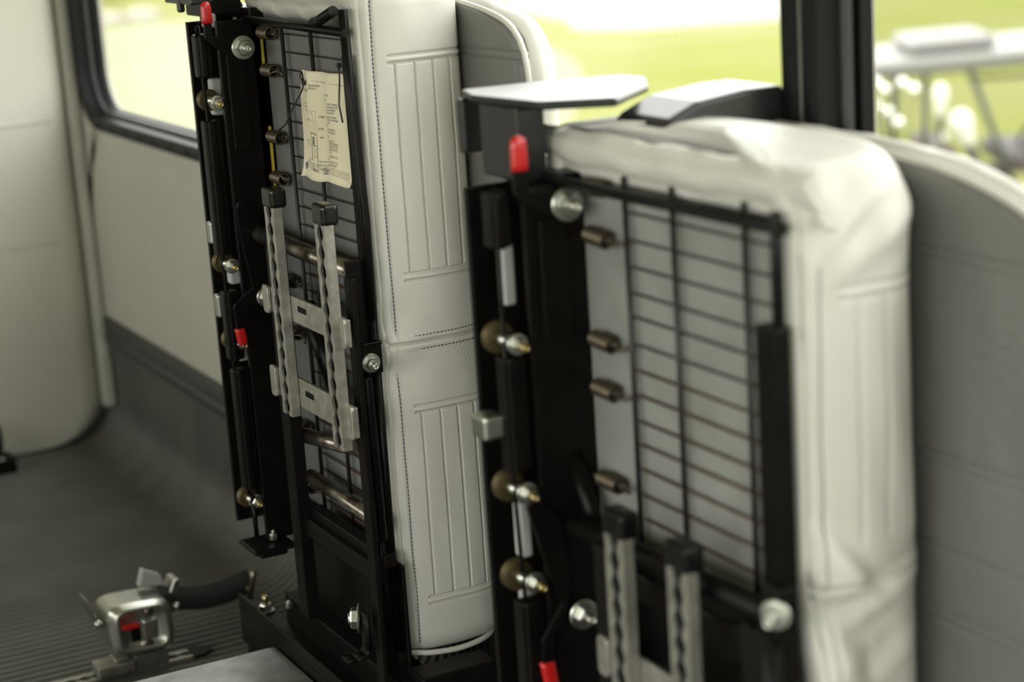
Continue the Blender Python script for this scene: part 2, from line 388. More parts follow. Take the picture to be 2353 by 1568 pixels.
def build_cushion(root, F, xr, zb, zt, nz, ny, rt, rb, ryy=0.03, crown=0.0, mtl=VINYL, roll=(0.90, 0.016, 2.4), kink=None):
    """loft of a C-shaped section: open underside facing -y, upholstered border facing +x"""
    y0, y1 = F.y0, F.y1; xf = F.xf
    dt = {'zs': []}
    zs = []
    for k in range(8): a = math.radians(90*k/7); zs.append((zb+rb*(1-math.sin(a)), 1-math.sin(a), 1-math.cos(a), 0))
    zs = zs[::-1]
    zs = [(zb+rb*(1-math.cos(math.radians(90*k/7))), 1-math.sin(math.radians(90*k/7)), 0) for k in range(8)]
    lo, hi = zb+rb, zt-rt
    zs += [(lo+(hi-lo)*k/nz, 0.0, 0) for k in range(1, nz)]
    zs += [(hi+rt*math.sin(math.radians(90*k/12)), 1-math.cos(math.radians(90*k/12)), 1) for k in range(13)]
    ys = [y0+(y1-y0)*k/ny for k in range(ny+1)]
    vs = []; fs = []; n = None
    for z, ins, top in zs:
        ix = (rt if top else rb)*ins; iy = (ryy if top else 0.012)*ins
        loop = []
        lipd = 0.030; kk = kink(z) if kink else 0.0; ix0 = ix; ix -= kk; xin = xf-0.045
        # underside lip of the front edge, rolled
        loop.append((xin-ix, y0+lipd)); loop.append((xin+0.002-ix, y0+0.006+iy)); loop.append((xin+0.008-ix, y0+0.001+iy))
        for a in (0, 25, 50, 75):
            a = math.radians(a); loop.append((xf-0.012-ix+0.012*math.sin(a)*0.95, y0+0.010-0.011*math.cos(a)+iy-0.0005))
        for y in ys:
            v = (y-y0)/(y1-y0)
            yy = y0+iy+(y1-y0-2*iy)*v
            e = 0.0
            if v < 0.055: e = 0.004*(1-v/0.055)**2
            if v > roll[0]: e = roll[1]*((v-roll[0])/(1-roll[0]))**roll[2]
            loop.append((F.x(y, z)-ix-kk*min(1.0, 3*v)-e, yy+0.004))
        loop += [(xf-roll[1]-0.015-ix0, y1+0.004-iy), ((xf+xr)/2, y1+0.004-iy), (xr+0.02+ix0*0.4, y1-iy), (xr+ix0*0.4, y1-0.02-iy), (xr+ix0*0.4, y0+0.02+iy), (xr+0.012+ix0*0.4, y0+0.001+iy), (xr+0.03+ix0*0.4, y0+0.004+iy), (xr+0.034+ix0*0.4, y0+lipd)]
        n = len(loop); vs += [(x, y, z) for x, y in loop]
    m = len(zs)
    for i in range(m-1):
        for k in range(n):
            j = (k+1) % n; fs.append((i*n+k, i*n+j, (i+1)*n+j, (i+1)*n+k))
    b = MB(); b.add(vs, fs, True)
    b.f.append(tuple(range(n-1, -1, -1))); b.sm.append(False)
    # crowned top
    last = vs[(m-1)*n:]; cx = (xf+xr)/2-0.01; cyy = (y0+y1)/2; base = (m-1)*n
    for q, s in enumerate((0.85, 0.6, 0.3)):
        k0 = len(b.v); zt2 = zt+crown*(1-s*s)
        b.v += [(cx+(x-cx)*s, cyy+(y-cyy)*s, zt2+0.5*crown*s*wob(x*14, y*20, 1)) for x, y, z in last]
        for k in range(n):
            j = (k+1) % n; b.f.append((base+k, base+j, k0+j, k0+k)); b.sm.append(True)
        base = k0
    b.f.append(tuple(base+k for k in range(n))); b.sm.append(True)
    return b.build('cushion', mtl, root, fixn=False)
def stitches(F, root, zb, zt, full=True):
    b = MB()
    def dash(p, q, r=0.0006):
        b.tube([p, q], r, 4)
    z = zb+0.02
    while z < zt-0.02:
        y = F.y0+0.0135+0.0012*wob(z*9, 1); b.tube([(F.x(y, z)+0.0006, y+0.004, z), (F.x(y, z+0.0042)+0.0006, y+0.004, z+0.0042)], 0.00075, 4); z += 0.0057
    if full:
        for dz in (-0.0095, 0.0095):
            y = F.y0+0.004
            while y < F.y1-0.006:
                zz = F.seam+dz; b.tube([(F.x(y, zz)+0.0005, y+0.004, zz), (F.x(y+0.003, zz)+0.0005, y+0.007, zz)], 0.0007, 4); y += 0.0055
    return tag(b.build('stitching', THREAD, root), kind='stuff')
def build_backrest(root, xl, xr, y0, y1, zb, zt, corner, bands, chans, seam, mtl=VINYL):
    """padded back folded flat behind the cushion; corner: list of (x, z) tracing the upper outer corner downwards"""
    pts = [(xl, zt)]+corner+[(xr, (zt+zb)/2), (xr, zb+0.07)]
    for k in range(1, 7):
        a = math.radians(-90*k/6); pts.append((xr-0.07+0.07*math.cos(a), zb+0.07+0.07*math.sin(a)))
    pts.append((xl, zb))
    # resample the right-hand outline as x(z)
    prof = pts[1:-1]
    def xr_at(z):
        if z >= prof[0][1]: return prof[0][0]
        for (xa, za), (xb, zb2) in zip(prof, prof[1:]):
            if za >= z >= zb2 and za > zb2: return xa+(xb-xa)*(za-z)/(za-zb2)
        return prof[-1][0]
    b = MB(); NZ, NX = 330, 90; vs = []; fs = []
    ztop = prof[0][1]
    def zrow(t): return zb+(ztop-zb)*t
    for i in range(NZ+1):
        t = i/NZ; t = 1-(1-t)**1.0; z = zrow(t); xe = xr_at(z)
        for k in range(NX+1):
            u = k/NX; x = xe-(xe-xl)*(1-u)**1.6
            g = 0.0
            for zz in bands:
                d = z-zz
                if abs(d) < 0.02: g += 0.003*(math.exp(-((d-0.005)/0.0018)**2)+math.exp(-((d+0.005)/0.0018)**2))
            if z < bands[0]-0.006 and not (bands[2] < z < bands[1]):
                for xc in chans:
                    if abs(x-xc) < 0.006: g += 0.0022*math.exp(-((x-xc)/0.0016)**2)
            if abs(z-seam) < 0.02: g += 0.003*math.exp(-((z-seam)/0.002)**2)
            ed = xe-x
            y = y0+g+0.010*max(0.0, 1-ed/0.03)**2
            y += 0.010*max(0.0, 1-(ztop-z)/0.025)**2+0.002*wob(x*12, z*7, 3)
            vs.append((x, y, z))
    for i in range(NZ):
        for k in range(NX): a = i*(NX+1)+k; fs.append((a, a+1, a+NX+2, a+NX+1))
    b.add(vs, fs, True)
    # boxing band: follows the outline with a soft outward bulge
    path = [(xl, ztop+(zt-ztop)), ]+prof+[(xl, zb)]
    dense = []
    for (xa, za), (xb, zb2) in zip(path, path[1:]):
        L = math.hypot(xb-xa, zb2-za); k = max(1, int(L/0.012))
        dense += [(xa+(xb-xa)*q/k, za+(zb2-za)*q/k) for q in range(k)]
    dense.append(path[-1])
    sm = dense
    for _ in range(2): sm = [sm[0]]+[((a[0]+2*p[0]+c[0])/4, (a[1]+2*p[1]+c[1])/4) for a, p, c in zip(sm, sm[1:], sm[2:])]+[sm[-1]]
    rows = []
    for i, (x, z) in enumerate(sm):
        a = sm[max(i-1, 0)]; c = sm[min(i+1, len(sm)-1)]; tx, tz = c[0]-a[0], c[1]-a[1]; L = math.hypot(tx, tz) or 1
        nx, nz = -tz/L*-1, tx/L*-1
        nx, nz = tz/L*-1, tx/L
        nx, nz = -tz/L, tx/L
        if nx*0.3+nz*0.1 < 0 and False: pass
        row = []
        for q in range(9):
            s = q/8; off = 0.010*math.sin(math.pi*s)**0.7+0.0015*wob(i*0.35, s*3)
            row.append((x+nx*off, y0+0.008+(y1-y0-0.008)*s, z+nz*off))
        rows.append(row)
    bx = MB(); vs = [p for r in rows for p in r]; fs = []
    for i in range(len(rows)-1):
        for q in range(8): a = i*9+q; fs.append((a, a+1, a+10, a+9))
    bx.add(vs, fs, True)
    k0 = len(bx.v); bx.v += [r[-1] for r in rows]; bx.f.append(tuple(range(k0, k0+len(rows)))); bx.sm.append(False)
    bk = b.build('backrest', BACKV, root)
    bx.build('boxing_band', mtl, bk, fixn=False)
    w = MB(); w.tube([(x, y0+0.006, z) for x, z in sm], 0.0042, 8); w.build('piping', mtl, bk)
    return bk

def track_rail(root, x, z0, z1, y=0.915):
    """aluminium track: lips with scalloped slot facing -y, 25 mm pitch, plus a moulded end cap at the top"""
    w = 0.018; th = 0.0125; b = MB(); NZ = int((z1-z0)/0.0254*12)
    left = []; right = []
    for i in range(NZ+1):
        z = z0+(z1-z0)*i/NZ; ph = ((z-z0)/0.0254) % 1.0; d = abs(ph-0.5)*0.0254
        h = 0.0050
        R = 0.0098
        if d < R: h = max(h, math.sqrt(R*R-d*d))
        left.append((z, h))
    for s in (-1, 1):
        vs = []; fs = []
        for z, h in left:
            vs += [(x+s*w, y, z), (x+s*h, y, z), (x+s*(h+0.0003), y+0.0035, z), (x+s*0.0125, y+0.0045, z), (x+s*0.0125, y+th-0.003, z), (x, y+th-0.003, z), (x, y+th, z), (x+s*w, y+th, z)]
        n = 8
        for i in range(len(left)-1):
            for k in range(n):
                j = (k+1) % n; f = (i*n+k, i*n+j, (i+1)*n+j, (i+1)*n+k)
                fs.append(f if s > 0 else f[::-1])
        e0 = tuple(range(n)); e1 = tuple((len(left)-1)*n+k for k in range(n))
        fs += [e0, e1[::-1]]
        b.add(vs, fs)
    r = b.build('track_rail', ALU, root, fixn=True)
    d = MB(); d.box((x-0.0124, y+0.0050, z0+0.001), (x+0.0124, y+0.0056, z1)); d.build('slot_shade', BLACKM, r)  # dark strip standing in for the shade inside the slot
    c = MB(); c.box((x-w-0.002, y-0.003, z1-0.003), (x+w+0.002, y+th+0.009, z1+0.026)); c.build('end_cap', RUBCAP, r, 0.006, 4)
    return r
def lever_plate(root, poly, x0, x1, name='lever'):
    b = MB(); b.prism(poly, 0, x0, x1); return b.build(name, BLACK, root, 0.0012, 2, fixn=True)
def grip(parent, x, y, z0, z1, r=0.008, flat=0.55, tilt=0.0):
    b = MB(); n = 9; prof = []
    up = z1 > z0; L = abs(z1-z0); s = 1 if up else -1
    vs = []; fs = []; N = 16
    rows = [(0, 1.0), (L*0.15, 1.0), (L*0.7, 0.98), (L*0.85, 0.9), (L*0.94, 0.7), (L*0.99, 0.4), (L, 0.12)]
    for h, k in rows:
        for q in range(N):
            a = 2*math.pi*q/N; ca, sa = math.cos(a), math.sin(a)
            vs.append((x+r*flat*k*math.copysign(abs(ca)**0.7, ca), y+tilt*h+r*k*math.copysign(abs(sa)**0.7, sa), z0+s*h))
    for i in range(len(rows)-1):
        for q in range(N): fs.append((i*N+q, i*N+(q+1) % N, (i+1)*N+(q+1) % N, (i+1)*N+q))
    fs += [tuple(range(N)), tuple((len(rows)-1)*N+q for q in range(N))]
    b.add(vs, fs, True); return tag(b.build('grip', RED, parent, fixn=True), 'red vinyl grip')
def pulley(root, x, y, z, r=0.016):
    b = MB(); b.lathe((x, y, z), (1, 0, 0), [(-0.006, r*0.9), (-0.005, r), (-0.003, r), (-0.001, r*0.8), (0.001, r*0.8), (0.003, r), (0.005, r), (0.006, r*0.9), (0.0062, r*0.5)], 28)
    o = b.build('pulley', GOLDP, root); md = o.modifiers.new('edge', 'EDGE_SPLIT'); md.split_angle = math.radians(30)
    s = MB(); s.lathe((x, y, z), (1, 0, 0), [(0.004, 0.0065), (0.02, 0.0065)], 12); s.build('spacer', CHROME, o)
    return o
def sleeve(root, x, y0, y1, z0, z1):
    b = MB(); b.box((x-0.012, y0, z0), (x+0.008, y1, z1)); b.box((x-0.002, y0+0.004, z0-0.001), (x+0.012, y1-0.009, z1))
    return b.build('hinge_sleeve', BLACK, root, 0.003, 3)
def wires(root, xa, xb, z0, z1, pitch, vx, y, rust_below):
    n = int((z1-z0)/pitch)+1
    mA = rodmesh('grid_wire', xb-xa, 0.0011, WIREB); mB = rodmesh('grid_wire', xb-xa, 0.0013, WIRER)
    for i in range(n):
        z = z1-i*pitch+random.uniform(-0.0015, 0.0015)
        o = bpy.data.objects.new('grid_wire', mB if z < rust_below else mA); link(o, root)
        o.location = (xa, y, z); o.rotation_euler = (0, random.uniform(-0.006, 0.006), random.uniform(-0.01, 0.01))
    me = rodmesh('edge_wire', z1-z0+0.02, 0.0031, WIREB, 8)
    for k, x in enumerate(vx):
        o = bpy.data.objects.new('edge_wire', me); link(o, root); o.location = (x, y-0.002, z0-0.01); o.rotation_euler = (0, -HP, random.uniform(-0.004, 0.004))
def springs(root, x, y, zs):
    for z in zs:
        o = bpy.data.objects.new('coil_spring', COIL); link(o, root); o.location = (x, y, z); o.rotation_euler = (random.uniform(0, 6), random.uniform(-0.04, 0.06), 0); o.scale = (1.0, 1.0, 1.0)

# ---------------------------------------------------------------- far seat
S1 = thing('folding_seat', (-2.58, 1.02, 0.0), 'grey vinyl folding bus seat stowed upright, the farther one with the instruction sheet', 'seat', 'stowed folding seats')
F1 = Face(-2.360, 1.0, 1.147, [1.061, 0.769, 0.585, 0.307], [1.0395, 1.068, 1.0945, 1.1205], [(0.769, 1.061), (0.307, 0.585)], 0.679, 0.016, 0.0013, 1.0)
cu = build_cushion(S1, F1, -2.782, 0.226, 1.165, 1000, 190, 0.035, 0.03, kink=lambda z: 0.010*math.exp(-((z-0.668)/0.022)**2)-0.004*math.exp(-((z-0.715)/0.02)**2))
stitches(F1, cu, 0.226, 1.16)
p = MB(); p.tube([(F1.x(1.0+0.142*k/20, 0.257)-0.004-0.016*(k/20)**6, 1.004+0.142*k/20, 0.232-0.006*math.sin(math.pi*k/20)) for k in range(21)], 0.0042, 8); p.build('piping', VINYL, cu)
b = MB(); b.box((-2.76, 1.009, 0.25), (-2.40, 1.030, 1.12)); b.build('seat_backing', mat('dark_grey_backing_cloth', (0.17, 0.172, 0.16), 0.8, noise=(14, 0.6, (0.13, 0.13, 0.12)), bump=(900, 0.2, 0.0006)), S1)
build_backrest(S1, -2.86, -2.187, 1.152, 1.197, 0.285, 1.142,
               [(-2.60, 1.140), (-2.50, 1.137), (-2.42, 1.131), (-2.363, 1.124), (-2.30, 1.116), (-2.255, 1.108), (-2.225, 1.098), (-2.205, 1.085), (-2.194, 1.068), (-2.189, 1.045), (-2.187, 1.0)],
               [1.060, 0.780, 0.612, 0.34], [-2.211, -2.262, -2.308, -2.352], 0.698)
wires(S1, -2.632, -2.385, 0.27, 1.086, 0.0249, (-2.632, -2.523, -2.408), 1.002, 0.80)
springs(S1, -2.715, 0.996, (1.085, 1.030, 0.933, 0.873, 0.720, 0.640, 0.492, 0.40, 0.33))
# wrapped vinyl at the upper end of the underside, with its steel edge bar
def end_wrap(root, xa, xb, y, z0, z1, depth, name='end_wrap', sag=0.006):
    b = MB(); NX, NZ = 60, 14; vs = []; fs = []
    for i in range(NX+1):
        u = i/NX; x = xa+(xb-xa)*u
        for k in range(NZ+1):
            v = k/NZ
            zz = z0+(z1-z0)*v+sag*math.sin(u*math.pi)*(1-v)*-1+0.002*wob(u*9, v*2)
            cur = math.sin(math.pi*min(1, v*1.15))*0.010*math.sin(math.pi*u)**0.4
            fold = 0.004*math.exp(-((v-0.35)/0.1)**2)
            yy = y+0.022*(1-v)-cur+fold+depth*max(0, v-0.8)/0.2*0.3+0.010*max(0.0, 1-v/0.15)**2+0.0015*wob(u*14, v*5, 2)
            vs.append((x, yy, zz))
    for i in range(NX):
        for k in range(NZ): a = i*(NZ+1)+k; fs.append((a, a+1, a+NZ+2, a+NZ+1))
    b.add(vs, fs, True); o = b.build(name, VINYL, root); md = o.modifiers.new('thick', 'SOLIDIFY'); md.thickness = 0.004; md.offset = -1
    return o
end_wrap(S1, -2.775, -2.385, 0.988, 1.113, 1.175, 0.04)
b = MB(); b.tube([(-2.90, 0.984, 1.105), (-2.755, 0.984, 1.104)], 0.0028, 8); b.build('edge_bar', CHROME, S1)
b = MB(); b.tube([(-2.755, 0.984, 1.104), (-2.36, 0.984, 1.100)], 0.0058, 10); b.build('edge_bar', BLACK, S1)
b = MB(); b.tube([(-2.462, 0.982, 1.110), (-2.440, 0.981, 1.113), (-2.385, 0.980, 1.128)], 0.0072, 12); b.build('corner_sleeve', BLACK, S1)
# front tube along the wire grid
b = MB(); b.tube([(-2.368, 0.986, 1.13), (-2.362, 0.986, 1.0), (-2.350, 0.986, 0.85), (-2.352, 0.986, 0.72)], 0.0066, 12); b.tube([(-2.352, 0.986, 0.72), (-2.356, 0.986, 0.24)], 0.0060, 12)
b.build('front_tube', BLACK, S1)
b = MB(); b.box((-2.381, 0.984, 0.74), (-2.366, 0.992, 1.07)); b.build('edge_strip', BLACKM, S1, 0.001)
# rear member and its side flange
b = MB(); b.box((-2.85, 0.988, 0.30), (-2.725, 1.03, 1.12)); b.box((-2.733, 0.936, 0.31), (-2.725, 1.028, 1.105)); b.box((-2.85, 0.93, 0.31), (-2.842, 1.0, 1.10)); b.build('rear_member', BLACK, S1, 0.0015)
for z0, z1 in ((0.84, 0.945), (1.02, 1.09), (0.50, 0.56)):
    b = MB(); b.box((-2.7245, 1.0005, z0), (-2.722, 1.004, z1)); b.build('edge_tape', YELLOW, S1)
# flat side bar with a slot
b = MB(); b.box((-2.724, 0.944, 0.915), (-2.718, 0.972, 1.06)); b.box((-2.7245, 0.968, 0.966), (-2.7185, 0.976, 1.004)); vb = b.build('side_bar', BLACK, S1, 0.0015)
# upper lever with its red grip
lv = lever_plate(S1, [(0.914, 1.110), (0.925, 1.110), (0.926, 1.086), (0.932, 1.084), (0.965, 1.083), (0.978, 1.078), (0.985, 1.068), (0.983, 1.056), (0.975, 1.049), (0.948, 1.054), (0.920, 1.074), (0.913, 1.082)], -2.718, -2.713)
grip(lv, -2.7155, 0.9195, 1.104, 1.135)
nut('hex_nut', S1, (-2.713, 0.969, 1.065), (1, -0.05, 0), 0.0125)
# lower lever
l2 = lever_plate(S1, [(0.9335, 0.832), (0.937, 0.841), (0.946, 0.844), (0.955, 0.838), (0.975, 0.805), (0.978, 0.74), (0.974, 0.703), (0.966, 0.687), (0.941, 0.684), (0.931, 0.659), (0.930, 0.640), (0.917, 0.640), (0.915, 0.685), (0.917, 0.690), (0.947, 0.711), (0.936, 0.79)], -2.716, -2.710)
grip(l2, -2.713, 0.9215, 0.652, 0.625, tilt=0.12)
nut('hex_nut', S1, (-2.709, 0.966, 0.694), (1, -0.05, 0), 0.0105)
for y, z in ((0.927, 0.989), (0.925, 0.746), (0.927, 0.627), (0.926, 0.376)):
    pulley(S1, -2.752, y-0.006, z+0.002)
    nut('hex_nut', S1, (-2.735, y+0.001, z-0.002), (1, -0.05, 0), 0.0085, tip=BRASS)
for y0, y1, z0, z1 in ((0.904, 0.928, 1.026, 1.088), (0.905, 0.931, 0.762, 0.962), (0.908, 0.932, 0.600, 0.706), (0.911, 0.936, 0.395, 0.585)): sleeve(S1, -2.738, y0, y1, z0, z1)
b = MB(); b.tube([(-2.736, 0.9125, 1.10), (-2.736, 0.911, 1.03), (-2.736, 0.914, 0.90), (-2.736, 0.914, 0.60), (-2.736, 0.919, 0.35)], 0.0026, 8); b.build('release_rod', BLACK, S1)
b = MB(); b.tube([(-2.73, 0.906, 1.085), (-2.73, 0.9065, 1.10), (-2.73, 0.911, 1.105), (-2.73, 0.915, 1.098)], 0.0018, 6); b.build('release_cable', BLACK, S1)
for z0, z1 in ((0.966, 1.020), (1.094, 1.115), (0.710, 0.735), (0.59, 0.615)):
    b = MB(); b.box((-2.775, 0.930, z0), (-2.755, 0.948, z1)); b.build('foam_strip', FOAM, S1, 0.004, 3)
for z0, z1 in ((0.778, 0.811), (0.665, 0.700)):
    b = MB(); b.box((-2.762, 0.902, z0), (-2.746, 0.914, z1)); b.build('latch_block', CHROME, S1, 0.003, 3)
b = MB(); b.tube([(-2.79, 0.940, 1.098), (-2.79, 0.965, 1.110), (-2.79, 1.0, 1.118)], 0.014, 10); b.box((-2.84, 0.93, 1.11), (-2.76, 0.99, 1.16)); b.build('hinge_block', BLACK, S1, 0.003)
b = MB(); b.box((-2.86, 0.905, 1.130), (-2.74, 0.940, 1.142)); b.box((-2.80, 0.903, 1.118), (-2.79, 0.914, 1.142)); b.build('hinge_cover', PLASTIC, S1, 0.003)
# latch foot under the rear member
b = MB(); b.box((-2.765, 0.902, 0.300), (-2.69, 0.972, 0.308)); b.box((-2.755, 0.915, 0.290), (-2.70, 0.96, 0.300)); b.build('latch_foot', RUSTB, S1, 0.004, 3)
nut('hex_nut', S1, (-2.72, 0.945, 0.308), (0, 0, 1), 0.0065, washer=False, shaft=0.006)
b = MB(); b.tube([(-2.73, 0.921, 0.385), (-2.725, 0.920, 0.32)], 0.004, 8); b.build('release_rod', BLACK, S1)
# leg: two posts, cross tubes, the two track rails on their cross bars
def post(root, x0, x1, z0, z1, y0=0.945, y1=0.966):
    b = MB(); b.box((x0, y0, z0), (x1, y1, z1)); return b.build('leg_post', RUSTB, root, 0.002)
post(S1, -2.634, -2.602, 0.215, 0.787); post(S1, -2.344, -2.322, 0.205, 0.785, 0.945, 0.954)
b = MB(); b.box((-2.360, 0.954, 0.215), (-2.355, 0.983, 0.802)); b.build('leg_web', BLACK, S1, 0.001)
b = MB(); b.tube([(-2.722, 0.966, 0.790), (-2.356, 0.966, 0.787)], 0.0125, 16); b.build('cross_tube', STEELT, S1)
b = MB(); b.tube([(-2.60, 0.970, 0.440), (-2.356, 0.970, 0.436)], 0.0105, 16); b.build('cross_tube', STEELT, S1)
b = MB(); b.tube([(-2.63, 0.975, 0.495), (-2.47, 0.985, 0.512)], 0.0115, 14); b.build('pivot_tube', STEELT, S1)
b = MB(); b.box((-2.605, 0.965, 0.372), (-2.335, 0.985, 0.392)); b.build('cross_bar', RUSTB, S1, 0.003)
b = MB(); b.box((-2.605, 0.955, 0.350), (-2.335, 0.968, 0.374)); b.box((-2.605, 0.955, 0.374), (-2.335, 0.985, 0.378)); b.build('cross_bar', RUSTB, S1, 0.002)
b = MB(); b.box((-2.72, 0.990, 0.212), (-2.335, 0.996, 0.372)); b.build('kick_plate', BLACK, S1, 0.002)
b = MB(); b.tube([(-2.585, 0.982, 0.70), (-2.50, 0.982, 0.60)], 0.013, 14); b.build('brace_tube', BLACK, S1)
for z0, z1 in ((0.699, 0.736), (0.575, 0.617)):
    b = MB(); b.box((-2.585, 0.9285, z0), (-2.303, 0.9335, z1))
    o = b.build('track_crossbar', ALU, S1, 0.001)
    s = MB(); s.box((-2.478, 0.9278, (z0+z1)/2+0.000), (-2.448, 0.9286, (z0+z1)/2+0.008)); s.build('slot', BLACKM, o)
    for xx in (-2.592, -2.312):
        t = MB(); t.prism(rrect(xx-0.011, xx+0.011, z0-0.002, z1+0.002, 0.007, 5), 1, 0.923, 0.928); t.build('mounting_tab', ALU, o, 0.0008, 1)
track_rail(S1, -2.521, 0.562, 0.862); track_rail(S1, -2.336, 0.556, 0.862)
# nut at the gas strut bracket, strut
b = MB(); b.box((-2.372, 0.962, 0.650), (-2.340, 0.9655, 0.692)); b.box((-2.372, 0.962, 0.688), (-2.336, 0.99, 0.692)); b.box((-2.3445, 0.962, 0.648), (-2.3395, 0.99, 0.692)); b.build('strut_bracket', BLACK, S1, 0.0012)
nut('hex_nut', S1, (-2.3395, 0.972, 0.664), (1, -0.10, 0), 0.0095)
b = MB(); b.tube([(-2.345, 0.966, 0.676), (-2.344, 0.966, 0.645)], 0.0060, 12); b.lathe((-2.344, 0.966, 0.645), (0.0, 0.003, -0.23), [(0, 0.0070), (0.003, 0.0080), (0.230, 0.0080), (0.233, 0.006)], 16); b.tube([(-2.344, 0.969, 0.413), (-2.346, 0.973, 0.265)], 0.0035, 8)
b.build('gas_strut', BLACK, S1)
# foot: hook bracket and flange nut
b = MB()
hk = [(-2.345, 0.936, 0.315), (-2.345, 0.936, 0.262), (-2.345, 0.930, 0.252), (-2.347, 0.915, 0.249), (-2.348, 0.900, 0.250)]
for (p, q) in zip(hk, hk[1:]):
    b.add([(p[0]-0.012, p[1], p[2]), (p[0]+0.012, p[1], p[2]), (q[0]+0.012, q[1], q[2]), (q[0]-0.012, q[1], q[2])], [(0, 1, 2, 3)], True)
o = b.build('hook_bracket', RUSTB, S1); md = o.modifiers.new('thick', 'SOLIDIFY'); md.thickness = 0.004
nut('flange_nut', S1, (-2.372, 0.938, 0.297), (-0.45, -0.88, 0.05), 0.0155, shaft=0.004)
# base rails
b = MB(); b.box((-2.865, 0.925, 0.100), (-2.305, 0.930, 0.182)); b.box((-2.865, 0.925, 0.160), (-2.305, 0.968, 0.166)); b.box((-2.745, 0.962, 0.160), (-2.305, 0.968, 0.214)); b.box((-2.745, 0.968, 0.205), (-2.305, 1.02, 0.213))
b.build('base_rail', RUSTB, S1, 0.0025)
for xx in (-2.84, -2.33):
    b = MB(); b.box((xx-0.02, 0.931, 0.0), (xx+0.02, 0.968, 0.160)); b.build('base_foot', RUSTB, S1, 0.003)
st = nut('stud_nut', S1, (-2.80, 0.948, 0.166), (0, 0, 1), 0.0105, shaft=0.014, tip=BRASS)
nut('stud_nut', S1, (-2.70, 0.952, 0.200), (0, 0, 1), 0.005, washer=False, shaft=0.003)
b = MB(); b.tube([(-2.31, 0.975, 0.20), (-2.255, 1.0, 0.16), (-2.25, 1.04, 0.155)], 0.009, 10); b.box((-2.33, 0.985, 0.03), (-2.28, 1.10, 0.225)); b.build('end_bracket', RUSTB, S1, 0.003)

# ---------------------------------------------------------------- near seat
S2 = thing('folding_seat', (-1.62, 1.02, 0.0), 'grey vinyl folding bus seat stowed upright, nearest the camera with the wrinkled cover', 'seat', 'stowed folding seats')
def s2_folds(y, z):
    d = 0.0
    # slack folds fanning out from the lower corner and under the upper edge
    for y0, z0, ang, L, w, a in ((0.035, 0.640, -0.9, 0.05, 0.009, 0.008), (0.060, 0.600, 0.35, 0.07, 0.011, 0.009), (0.020, 0.560, -1.2, 0.06, 0.012, 0.007), (0.050, 0.52, 0.5, 0.08, 0.012, 0.006),
                                 (0.030, 0.955, 0.75, 0.06, 0.011, 0.008), (0.065, 0.940, 0.45, 0.06, 0.012, 0.007), (0.100, 0.962, 0.30, 0.06, 0.012, 0.006)):
        u = (y-y0)*math.cos(ang)+(z-z0)*math.sin(ang); v = -(y-y0)*math.sin(ang)+(z-z0)*math.cos(ang)
        d += a*math.exp(-(u/L)**2)*(math.exp(-(v/w)**2)-0.8*math.exp(-((v-2.0*w)/w)**2))
    return 0.5*d
F2 = Face(-1.402, 1.0, 1.156, [0.905, 0.27], [1.05, 1.08, 1.11, 1.138], [(0.66, 0.905)], 0.625, 0.020, 0.0030, 5.2, extra=s2_folds)
cu = build_cushion(S2, F2, -1.875, 0.245, 1.022, 320, 70, 0.055, 0.03, 0.007, 0.012, roll=(0.45, 0.060, 2.6), kink=lambda z: -0.0+0.034*(1-smooth01(0.50, 0.645, z)))
stitches(F2, cu, 0.245, 0.95, False)
b = MB(); b.box((-1.84, 1.011, 0.27), (-1.44, 1.030, 0.99)); b.build('seat_backing', PAD, S2)
end_wrap(S2, -1.885, -1.385, 1.000, 0.968, 1.018, 0.05, sag=0.004)
build_backrest(S2, -1.86, -1.07, 1.162, 1.198, 0.285, 1.010,
               [(-1.60, 1.010), (-1.50, 1.008), (-1.42, 1.004), (-1.37, 0.996), (-1.327, 0.986), (-1.30, 0.978), (-1.265, 0.962), (-1.22, 0.940), (-1.18, 0.914), (-1.14, 0.88), (-1.105, 0.83), (-1.08, 0.76), (-1.07, 0.66)],
               [0.92, 0.72, 0.56, 0.34], [-1.13, -1.18, -1.22, -1.265, -1.31, -1.355, -1.40], 0.63)
wires(S2, -1.703, -1.415, 0.56, 0.972, 0.0277, (-1.703, -1.612, -1.487), 1.005, 0.79)
springs(S2, -1.785, 0.998, (0.965, 0.914, 0.800, 0.746, 0.642))
b = MB(); b.tube([(-1.412, 0.986, 0.985), (-1.412, 0.986, 0.875)], 0.006, 10); b.box((-1.435, 0.974, 0.26), (-1.402, 0.992, 0.88)); b.build('front_tube', BLACK, S2, 0.003)
b = MB(); b.tube([(-1.88, 0.985, 0.967), (-1.40, 0.985, 0.970)], 0.006, 10); b.build('edge_bar', BLACK, S2)
b = MB(); b.box((-1.93, 0.985, 0.25), (-1.806, 1.03, 0.975)); b.box((-1.812, 0.938, 0.30), (-1.804, 1.012, 0.965)); b.box((-1.90, 0.915, 0.30), (-1.892, 1.0, 0.96)); b.build('rear_member', BLACK, S2, 0.0015)
b = MB(); b.box((-1.803, 0.952, 0.80), (-1.797, 0.985, 0.93)); b.build('side_bar', BLACK, S2, 0.0015)
lv = lever_plate(S2, [(0.924, 1.0), (0.941, 1.0), (0.942, 0.965), (0.96, 0.962), (0.985, 0.962), (1.0, 0.953), (1.002, 0.938), (0.99, 0.928), (0.96, 0.935), (0.930, 0.953), (0.923, 0.962)], -1.799, -1.793)
grip(lv, -1.796, 0.9325, 0.987, 1.024, 0.0095)
nut('hex_nut', S2, (-1.793, 0.985, 0.945), (1, -0.05, 0), 0.0135)
